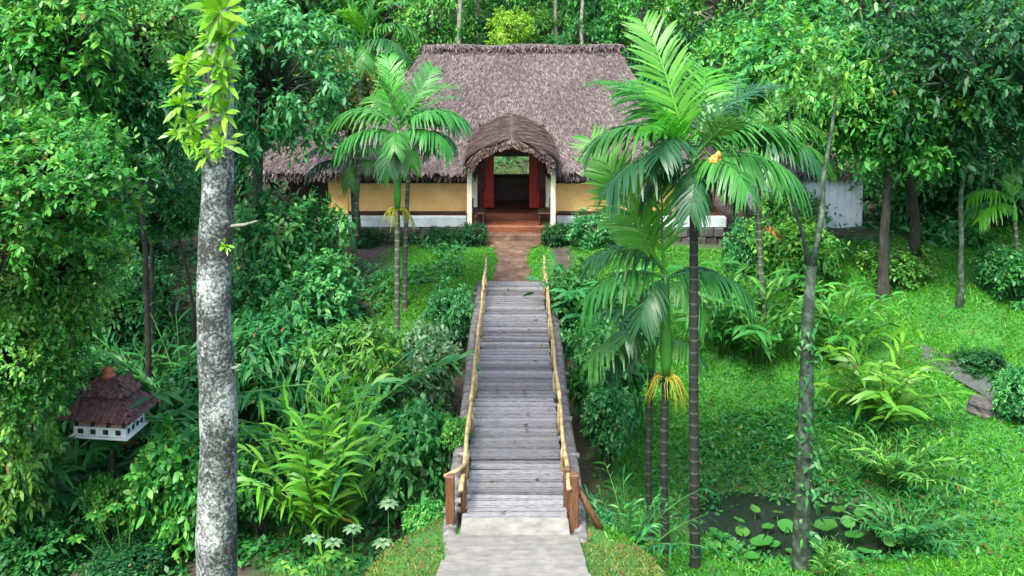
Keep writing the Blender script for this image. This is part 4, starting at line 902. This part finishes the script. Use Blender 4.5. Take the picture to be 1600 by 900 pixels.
# slim pale trunks that stand out above the roof
for i, (px_, Y, rd_) in enumerate(((721, 47, .13), (746, 55, .10), (872, 52, .11), (910, 49, .10), (655, 50, .09), (1006, 50, .10))):
    x_ = X(px_, Y); g = hz(x_, Y)
    t = empty('silver_trunk_tree', (x_, Y, g), ['slim tree with the palest trunk rising behind the roof ridge left of centre', 'thin pale tree just right of the palest trunk behind the ridge', 'thin pale tree behind the ridge right of the porch', 'slim tree behind the right end of the ridge', 'thin tree behind the left end of the ridge', 'thin pale tree behind the tallest palm crown'][i], 'tree')
    trunk_obj(t, 13, rd_, 'bark_pale', i + 900, .015, taper=.7)
    link('crown', CR['F1'][0], t, (0, 0, 13.2), (0, 0, i), (2.4, 2.4, 2.2), m='leaf_mid'); link('limbs', CR['F1'][1], t, (0, 0, 13.2), (0, 0, i), (2.4, 2.4, 2.2), m='bark_pale')

# far wood as one mass on the rising slope behind
r_ = np.random.default_rng(99); lb = LB(); n = 42000
px_ = r_.uniform(-70, 70, n); py_ = r_.uniform(62, 120, n); gzv = hgt(px_, py_); hh = 6 + 3.5 * np.sin(px_ * .5) * np.sin(py_ * .4 + px_ * .2) + 2 * np.sin(px_ * 1.3 + py_)
bz = gzv + hh * r_.uniform(.1, 1, n) ** .5
lb.strips(np.stack([px_, py_, bz], -1), norm(unit(n, r_) + np.array([0, -.4, -.2])), norm(np.array([0, -.5, .8]) + .5 * unit(n, r_)), .75 * r_.uniform(.5, 1.2, n), .42, ((0, .2), (.45, 1), (1, .1)), .2, np.clip(.15 + .15 * np.sin(px_ * .9 + py_ * .5), 0, .38))
tag(link('far_wood', lb.mesh('far_wood', 'leaf_mid')), 'distant mass of green forest foliage on the slope behind', 'forest', kind='stuff')

# ================================================================== SHRUBS AND PLANTS
shrub('tall pale-leaved shrub in front of the left roof wing', 452, 365, 26.5, 88, 'round', 'leaf_blue', zs=1.0)
shrub('wide shrub below the left wing, right of the lichened trunk', 470, 445, 25.0, 105, 'fine', 'leaf_blue', zs=.75)
shrub('bluish shrub at mid height beside the lichened trunk', 425, 545, 22.0, 88, 'narrow', 'leaf_blue', zs=.9)
shrub('light feathery shrub right of the bluish one', 545, 545, 21.5, 78, 'narrow', 'leaf_bright', zs=.75)
shrub('dense shrub beside the bridge, left of the lower handrail', 635, 672, 18.6, 82, 'broad', 'leaf_blue', zs=.85)
shrub('leafy shrub between the miniature house and the lichened trunk', 285, 705, 17.8, 92, 'broad', 'leaf_bright', zs=.72)
shrub('low shrub right of the lichened trunk foot', 405, 725, 17.9, 52, 'broad', 'leaf_mid', zs=.9)
shrub('loose shrub with whitish flowers on the bank left of the bridge', 665, 545, 22.5, 62, 'broad', 'leaf_pale', zs=.9)
shrub('dark shrub against the left side of the bridge', 705, 480, 24.8, 40, 'fine', 'leaf_blue', zs=1.2)
shrub('small leafy plant in the lower left corner', 40, 850, 16.9, 75, 'broad', 'leaf_mid', zs=.8)
shrub('small plant with large leaves at the foot of the miniature house', 170, 760, 17.6, 42, 'broad', 'leaf_bright', zs=.7)
shrub('dark low shrub at the bottom edge, left of the lichened trunk', 190, 880, 16.6, 55, 'round', 'leaf_dark', zs=.5)
shrub('shaded shrub behind the lichened trunk at mid height', 300, 600, 21, 70, 'narrow', 'leaf_mid', zs=.8)
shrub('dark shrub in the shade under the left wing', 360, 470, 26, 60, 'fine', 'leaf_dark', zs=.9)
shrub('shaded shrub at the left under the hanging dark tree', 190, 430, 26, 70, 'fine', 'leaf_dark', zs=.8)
shrub('small shrub at the foot of the left porch post', 737, 366, 31.0, 22, 'round', 'leaf_dark', zs=1.1)
shrub('small shrub at the foot of the right porch post', 868, 368, 31.0, 24, 'round', 'leaf_dark', zs=1.1)
shrub('dark rounded shrub right of the bridge deck', 945, 545, 22.2, 70, 'round', 'leaf_blue', zs=.9)
shrub('low dark shrub at the edge of the lawn right of the bridge', 948, 625, 20.6, 45, 'broad', 'leaf_blue', zs=.8)
shrub('shrub hugging the far right side of the bridge', 890, 450, 25.2, 40, 'round', 'leaf_mid', zs=1.1)
shrub('blue-green shrub in front of the right half wall', 925, 350, 30.8, 42, 'fine', 'leaf_blue', zs=.6)
shrub('bushy shrub below the white outbuilding', 1245, 385, 28.5, 70, 'round', 'leaf_bright', zs=.8)
shrub('dark shrub between palm trunk and outbuilding', 1170, 370, 29.5, 42, 'fine', 'leaf_blue', zs=.8)
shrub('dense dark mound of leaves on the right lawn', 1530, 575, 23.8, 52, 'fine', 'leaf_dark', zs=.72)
shrub('leafy shrub near the right edge above the grey path', 1580, 420, 27, 52, 'round', 'leaf_mid', zs=.9)
shrub('bushy shrub between the two dark trunks', 1400, 420, 28.5, 55, 'round', 'leaf_bright', zs=.8)
shrub('shaded shrub behind the thin right trunk', 1490, 370, 31, 60, 'broad', 'leaf_mid', zs=.8)
shrub('large-leaved plant at the right edge below the grey path', 1595, 600, 21.5, 40, 'broad', 'leaf_blue', zs=.9)
shrub('young bright shrub beside the left end post of the bridge', 668, 812, 15.1, 36, 'broad', 'leaf_bright', zs=1.0)
shrub('small plant at the right end post of the bridge', 935, 812, 15.6, 26, 'broad', 'leaf_blue', zs=.8)
shrub('small green shrub leaning over the left handrail', 712, 670, 17.2, 24, 'broad', 'leaf_bright', zs=1.2)
shrub('leafy bush at the left edge just above the miniature house', 20, 500, 18.2, 105, 'fine', 'leaf_bright', zs=1.0)
shrub('big bright bush at the left edge below the miniature house level', 5, 700, 17.0, 80, 'round', 'leaf_bright', zs=.95)
shrub('bush behind the miniature house at the left', 130, 600, 20.5, 70, 'round', 'leaf_mid', zs=.9)
shrub('light bush hiding the left half of the outbuilding wall', 1238, 330, 30.5, 46, 'round', 'leaf_bright', zs=1.1)
# hedge plants along the plinth
for i, (px_, py_, rp) in enumerate(((575, 372, 30), (690, 372, 30), (640, 378, 28))):
    shrub(['low shrub under the plinth below the olive tree', 'low shrub under the plinth next to the porch', 'low shrub under the plinth behind the slender palm trunks'][i], px_, py_, 31.4, rp, 'fine', 'leaf_dark', zs=.7)
canes('bright arching cane plant in the open soil left of the bridge', 497, 815, 17.4, 605, 'tall', 'leaf_cane', .75)
canes('feathery fern clump left of the lichened trunk', 285, 600, 21.2, 470, 'fern', 'leaf_mid', .9, name='fern', cat='fern')
canes('shaded fern clump above the miniature house', 205, 575, 22.3, 500, 'fern', 'leaf_mid', 1.1, name='fern', cat='fern')
canes('arching cane clump right of the lichened trunk at mid height', 500, 620, 20.5, 520, 'fern', 'leaf_mid', 1.1)
canes('large bright cane clump behind the mossy tree', 1195, 540, 24.6, 420, 'wide', 'leaf_bright', .8)
canes('cane clump right of the mossy tree', 1315, 540, 24.5, 440, 'wide', 'leaf_bright', .75)
canes('cane clump between tallest palm and mossy tree', 1135, 510, 25, 420, 'wide', 'leaf_mid', .8)
canes('palm-like fountain of light fronds on the right lawn', 1390, 615, 21.8, 528, 'wide', 'leaf_cane', .85, name='cycad')
canes('cane clump right beside the bridge beyond the dark shrub', 930, 470, 25.5, 400, 'wide', 'leaf_mid', .9)
canes('low dark fern on the bank above the pond', 1405, 700, 20.2, 660, 'fern', 'leaf_bright', 1.0, name='fern', cat='fern')
canes('wide fern at the right shore of the pond', 1425, 800, 18.4, 765, 'fern', 'leaf_mid', 1.0, name='fern', cat='fern')
canes('grassy clump at the lower right edge of the pond', 1310, 890, 16.6, 848, 'tall', 'leaf_bright', .8)
canes('grassy clump at the bottom edge, centre of the pond shore', 1215, 905, 16.3, 880, 'tall', 'leaf_bright', .9)
canes('small fern on the bank beside the right end post', 985, 800, 16.2, 735, 'fern', 'leaf_mid', .7, name='fern', cat='fern')
canes('pale grassy plant below the small tree at far left', 110, 720, 18.8, 650, 'wide', 'leaf_mid', .9)

# plants with whorls of pale leaves in the lower left
def whorl(label, px_, pyb, Y, tops, m='leaf_pale'):
    x_ = X(px_, Y); g = hz(x_, Y); t = empty('whorled_plant', (x_, Y, g), label, 'plant'); st = LB(); lf = LB()
    for (tx, ty) in tops:
        p_ = at(tx, ty, Y); c = np.array([p_.x - x_, random.uniform(-.1, .1), p_.z - g])
        st.tube([(0, 0, -.05), tuple(c * [.6, .6, .5]), tuple(c)], [.014, .011, .008], 5)
        n = 9; th = np.arange(n) * 2 * PI / n + random.random(); d = np.stack([np.cos(th), np.sin(th), 0 * th + .35], -1)
        lf.strips(np.repeat(c[None], n, 0), d, (0, 0, 1), .19, .085, ((0, .15), (.4, 1), (.75, .7), (1, .05)), .45, r_.uniform(.1, .38, n))
        lf.strips(np.repeat(c[None], 5, 0), d[::2] * [.6, .6, 2.0], (0, 0, 1), .10, .05, ((0, .15), (.4, 1), (1, .05)), .2, .36)
    link('stem', st.mesh('stem', 'stem_green'), t); link('foliage', lf.mesh('foliage', m), t)
whorl('slender plant with pale star-shaped leaves near the left end post', 603, 880, 15.6, [(606, 790), (598, 845)])
whorl('pale-leaved plant at the bottom edge left of the path', 545, 880, 15.7, [(550, 830), (520, 848), (490, 838)])
whorl('bright low plant at the bottom edge below the cane plant', 505, 905, 15.3, [(520, 862), (495, 872), (540, 880), (470, 885), (440, 885)], 'leaf_bright')
whorl('small plant with broad leaves in front of the miniature house post', 185, 830, 16.8, [(180, 790), (205, 745), (150, 800), (120, 840)], 'leaf_bright')

# bare arching twigs on the bank left of the bridge
tw = empty('bare_twigs', (X(690, 22.8), 22.8, hz(X(690, 22.8), 22.8)), 'bare arching grey twigs above the dark bank left of the bridge', 'branch')
for k, ends in enumerate((((0, 0), (-.25, .8), (-.7, 1.1)), ((0, 0), (.2, .9), (-.1, 1.5)), ((.1, 0), (.4, .7), (.25, 1.25)), ((-.1, 0), (-.5, .5), (-1.0, .6)))):
    P = [(ends[0][0], 0, ends[0][1] - .1), ((ends[0][0] + ends[1][0]) / 2 + .06, -.05, ends[1][1] * .55), (ends[1][0], -.08, ends[1][1]), (ends[2][0], -.1 * k, ends[2][1])]
    tube_obj('twig', P, [.022, .018, .014, .007], 'bark_pale', tw, 6)
# boulders at the far bank
for k, (px_, py_, Y, s) in enumerate(((690, 495, 25.4, .55), (655, 500, 25.2, .4), (1545, 640, 22.0, .42))):
    bm_ = bmesh.new(); bmesh.ops.create_icosphere(bm_, subdivisions=3, radius=1)
    for v in bm_.verts: v.co *= 1 + .18 * math.sin(v.co.x * 3 + k) * math.sin(v.co.y * 4) + .1 * math.sin(v.co.z * 6 + 2 * k)
    me = bpy.data.meshes.new('boulder'); bm_.to_mesh(me); bm_.free(); me.materials.append(M['stone'])
    x_ = X(px_, Y); tag(link('boulder', me, None, (x_, Y, hz(x_, Y) + s * .15), (0, 0, k), (s, s * .8, s * .55)),
                        ['dark boulder on the left bank below the grass beside the bridge', 'smaller dark boulder left of the one beside the bridge', 'dark rock at the end of the grey path'][k], 'rock')

# dead reddish fronds and terracotta pot beside the outbuilding
df = empty('dead_frond_heap', (X(1200, 29.0), 29.0, hz(X(1200, 29), 29)), 'rust-red dried fronds hanging on a stake left of the outbuilding', 'dead fronds')
tube_obj('stake', [(0, 0, -.1), (0, 0, 1.0), (.02, 0, 1.75)], [.07, .06, .05], 'bark', df)
lb = LB(); n = 70; b0 = np.stack([r_.normal(.02, .1, n), r_.normal(-.05, .08, n), r_.uniform(.9, 1.7, n)], -1)
lb.strips(b0, norm(np.stack([r_.normal(0, .5, n), r_.normal(-.2, .3, n), -1 + 0 * b0[:, 0]], -1)), (0, -1, .2), .42 * r_.uniform(.6, 1.2, n), .06, ((0, .3), (.4, 1), (1, .1)), .1, r_.uniform(0, .38, n)); link('dry_leaves', lb.mesh('dry_leaves', 'dead_leaf'), df)

# lotus pads
lg = random.Random(4)
bm_ = bmesh.new(); c = bm_.verts.new((0, 0, -.05)); ring = []; ring2 = []
for k in range(16):
    th = .12 + (2 * PI - .24) * k / 15; rr_ = 1 + .05 * math.sin(5 * th); ring.append(bm_.verts.new((.6 * rr_ * math.cos(th), .6 * rr_ * math.sin(th), 0))); ring2.append(bm_.verts.new((rr_ * math.cos(th), rr_ * math.sin(th), .03 * math.sin(4 * th) + .05)))
for k in range(15): bm_.faces.new((c, ring[k], ring[k + 1])); bm_.faces.new((ring[k], ring2[k], ring2[k + 1], ring[k + 1]))
pad = bpy.data.meshes.new('lotus_pad'); bm_.to_mesh(pad); bm_.free(); pad.materials.append(M['pad'])
lot = empty('lotus_plant', (5.0, 19.0, -2.62), 'lotus plant with round bright pads spread over the dark pond', 'water plant')
for (px_, py_, rp) in ((1190, 845, 24), (1230, 822, 20), (1290, 820, 24), (1300, 850, 22), (1120, 832, 18), (1115, 852, 16), (1270, 848, 18), (1335, 835, 20), (1155, 812, 12), (1320, 868, 18), (1175, 868, 16), (1350, 860, 14), (1240, 862, 18), (1215, 800, 12), (1310, 795, 15), (1280, 790, 13), (1345, 800, 14), (1145, 850, 14), (1370, 825, 15), (1390, 845, 14), (1160, 830, 15), (1255, 800, 14), (1200, 822, 13), (1325, 815, 15), (1210, 850, 13), (1285, 872, 15), (1360, 790, 12), (1180, 795, 11), (1400, 820, 12), (1135, 868, 13), (1260, 830, 15), (1345, 880, 13)):
    zt = -2.62 + lg.uniform(.10, .32); v = ray(px_, py_); k = (zt - CAM_Z) / v.z; q = v * k
    o = link('pad', pad, lot, (q.x - 5.0, q.y - 19.0, zt + 2.62), (lg.uniform(-.3, .45), lg.uniform(-.3, .3), lg.uniform(0, 6)), rp * .78 * q.y / 1600)
    tube_obj('stalk', [(q.x - 5.0, q.y - 19.0, -.15), (q.x - 5.0, q.y - 19.0, zt + 2.58)], .012, 'stem_green', lot, 4)

# ================================================================== GRASS AND GROUND COVER
def scatter(n, xr, yr, f, rng_):
    x = rng_.uniform(*xr, n); y = rng_.uniform(*yr, n); k = rng_.random(n) < f(x, y); return x[k], y[k]
r_ = np.random.default_rng(123)
def grass(name, label, n, xr, yr, f, L, wd, m, kind='stuff'):
    x, y = scatter(n, xr, yr, f, r_); z = hgt(x, y); k = len(x); lb = LB()
    d = norm(np.stack([r_.normal(0, .55, k), r_.normal(-.1, .5, k), np.ones(k)], -1))
    patch = .5 + .5 * np.sin(x * 1.3 + 1.5 * np.sin(y * .9)) * np.sin(y * 1.1 + .7 * x)
    LL = L * r_.uniform(.5, 1.3, k) * (.7 + .6 * patch)
    lb.strips(np.stack([x, y, z - .01], -1), d, norm(r_.normal(size=(k, 3)) * [1, 1, .2]), LL, wd, ((0, .8), (.5, 1), (1, .08)), r_.uniform(.1, .7, k), np.clip(.02 + .3 * patch * r_.random(k), 0, .38))
    tag(link(name, lb.mesh(name, m)), label, 'grass', kind=kind)
nopath = lambda x, y: ((np.abs(x) > .93) | (y > 26.8)) & ((np.abs(x + .08) > np.interp(y, [26.8, 27.6, 29.2, 30.6, 31.5], [.8, .5, .38, .55, 1.15])) | (y < 26.8))
grass('grass', 'lush green grass on the lawn right of the bridge', 150000, (1.3, 17), (14, 31.5), lambda x, y: turf(x, y) * nopath(x, y), .17, .022, 'grass')
grass('grass', 'bright mown grass on the banks beside the earth path', 60000, (-4.5, 4.5), (24.8, 31.4), lambda x, y: turf(x, y) * nopath(x, y), .10, .018, 'grass')
grass('grass', 'short yellowing grass on the verge beside the paved path', 26000, (-3.4, 3.4), (10.5, 15.1), lambda x, y: sstep(3.4, 2.2, np.abs(x)) * nopath(x, y), .09, .013, 'grass_dry')
grass('grass', 'sparse grass between the shrubs in the hollow on the left', 60000, (-16, -1.6), (14, 27), lambda x, y: turf(x, y) * 1.2, .15, .02, 'grass')
grass('grass', 'sunny grass in the open yard seen through the entrance', 9000, (-4, 4), (39.1, 46), lambda x, y: 1 + 0 * x, .14, .03, 'grass')
grass('grass', 'dry straw-coloured blades scattered through the right lawn', 9000, (1.3, 17), (14, 31.5), lambda x, y: turf(x, y) * (np.sin(x * .8 + y * .5) * np.sin(y * .9 - x * .4) > .1), .15, .02, 'grass_dry')
lb = LB(); fx = np.concatenate([r_.uniform(1.3, 15, 900), r_.uniform(-12, -1.2, 700), r_.uniform(-2.2, 2.2, 40)]); fy = np.concatenate([r_.uniform(14.5, 30, 900), r_.uniform(15, 28, 700), r_.uniform(11.5, 14.3, 40)]); fz = hgt(fx, fy) + .07
kx = np.abs(fx) > 1.0; fx, fy, fz = fx[kx], fy[kx], fz[kx]
nd_ = 34; fx = np.concatenate([fx, r_.uniform(-.68, .68, nd_)]); fy = np.concatenate([fy, r_.uniform(14.6, 26.7, nd_)]); fz = np.concatenate([fz, np.full(nd_, .04)])
lb.strips(np.stack([fx, fy, fz], -1), norm(unit(len(fx), r_) * [1, 1, .15]), norm(np.array([0, 0, 1.]) + .3 * unit(len(fx), r_)), .13 * r_.uniform(.5, 1.2, len(fx)), .055, ((0, .15), (.45, 1), (1, .05)), -.1, r_.uniform(0, .38, len(fx)))
tag(link('fallen_leaves', lb.mesh('fallen_leaves', 'litter')), 'brown fallen leaves lying on lawn, soil and bridge deck', 'fallen leaves', kind='stuff')
def cover(name, label, n, xr, yr, f, L, m, zj=.25):
    x, y = scatter(n, xr, yr, f, r_); k = len(x); lb = LB()
    cl = .5 + .5 * np.sin(x * 2.3 + 1.2 * np.sin(y * 1.7)) * np.sin(y * 2.1 + .5 * x)
    z = hgt(x, y) + zj * cl * r_.random(k)
    d = norm(unit(k, r_) * [1, 1, .5] + np.array([0, -.2, .1])); LL = L * r_.uniform(.5, 1.3, k)
    lb.strips(np.stack([x, y, z], -1), d, norm(np.array([0, 0, 1.]) + .5 * unit(k, r_)), LL, LL * .5, ((0, .15), (.45, 1), (1, .05)), .3, np.clip(.3 * cl + r_.normal(0, .05, k), 0, .38))
    tag(link(name, lb.mesh(name, m)), label, 'undergrowth', kind='stuff')
patchy = lambda x, y: (np.sin(x * .9 + 1.3 * np.sin(y * .6)) * np.sin(y * .8 + x * .25) > -.15) * 1.0
cover('undergrowth', 'low leafy undergrowth in the shady hollow left of the bridge', 48000, (-18, -1.5), (15.5, 31), lambda x, y: np.maximum(patchy(x, y), .75 * (x < -5.5)), .15, 'leaf_mid', .4)
cover('undergrowth', 'low weeds growing through the lawn right of the bridge', 9000, (1.4, 17), (15.0, 31), lambda x, y: patchy(x + 3, y) * .7 * (((x - 5.6) / 2.7) ** 2 + ((y - 19.4) / 1.3) ** 2 > 1), .13, 'leaf_bright', .18)
weedy = lambda x, y: np.exp(-(((x - 6.4) / 2.6) ** 2 + ((y - 20.6) / 2.6) ** 2)) * 1.3 * (((x - 5.6) / 1.9) ** 2 + ((y - 19.2) / .8) ** 2 > 1)
cover('undergrowth', 'dark tangled weeds around the pond', 16000, (2.5, 10.0), (17.4, 22.8), weedy, .13, 'leaf_mid', .34)
cover('undergrowth', 'leafy forest floor cover behind the garden', 30000, (-35, 35), (30, 62), lambda x, y: ((np.abs(x + .3) > 8.5) | (y > 45)) * 1.0, .32, 'leaf_mid', .9)
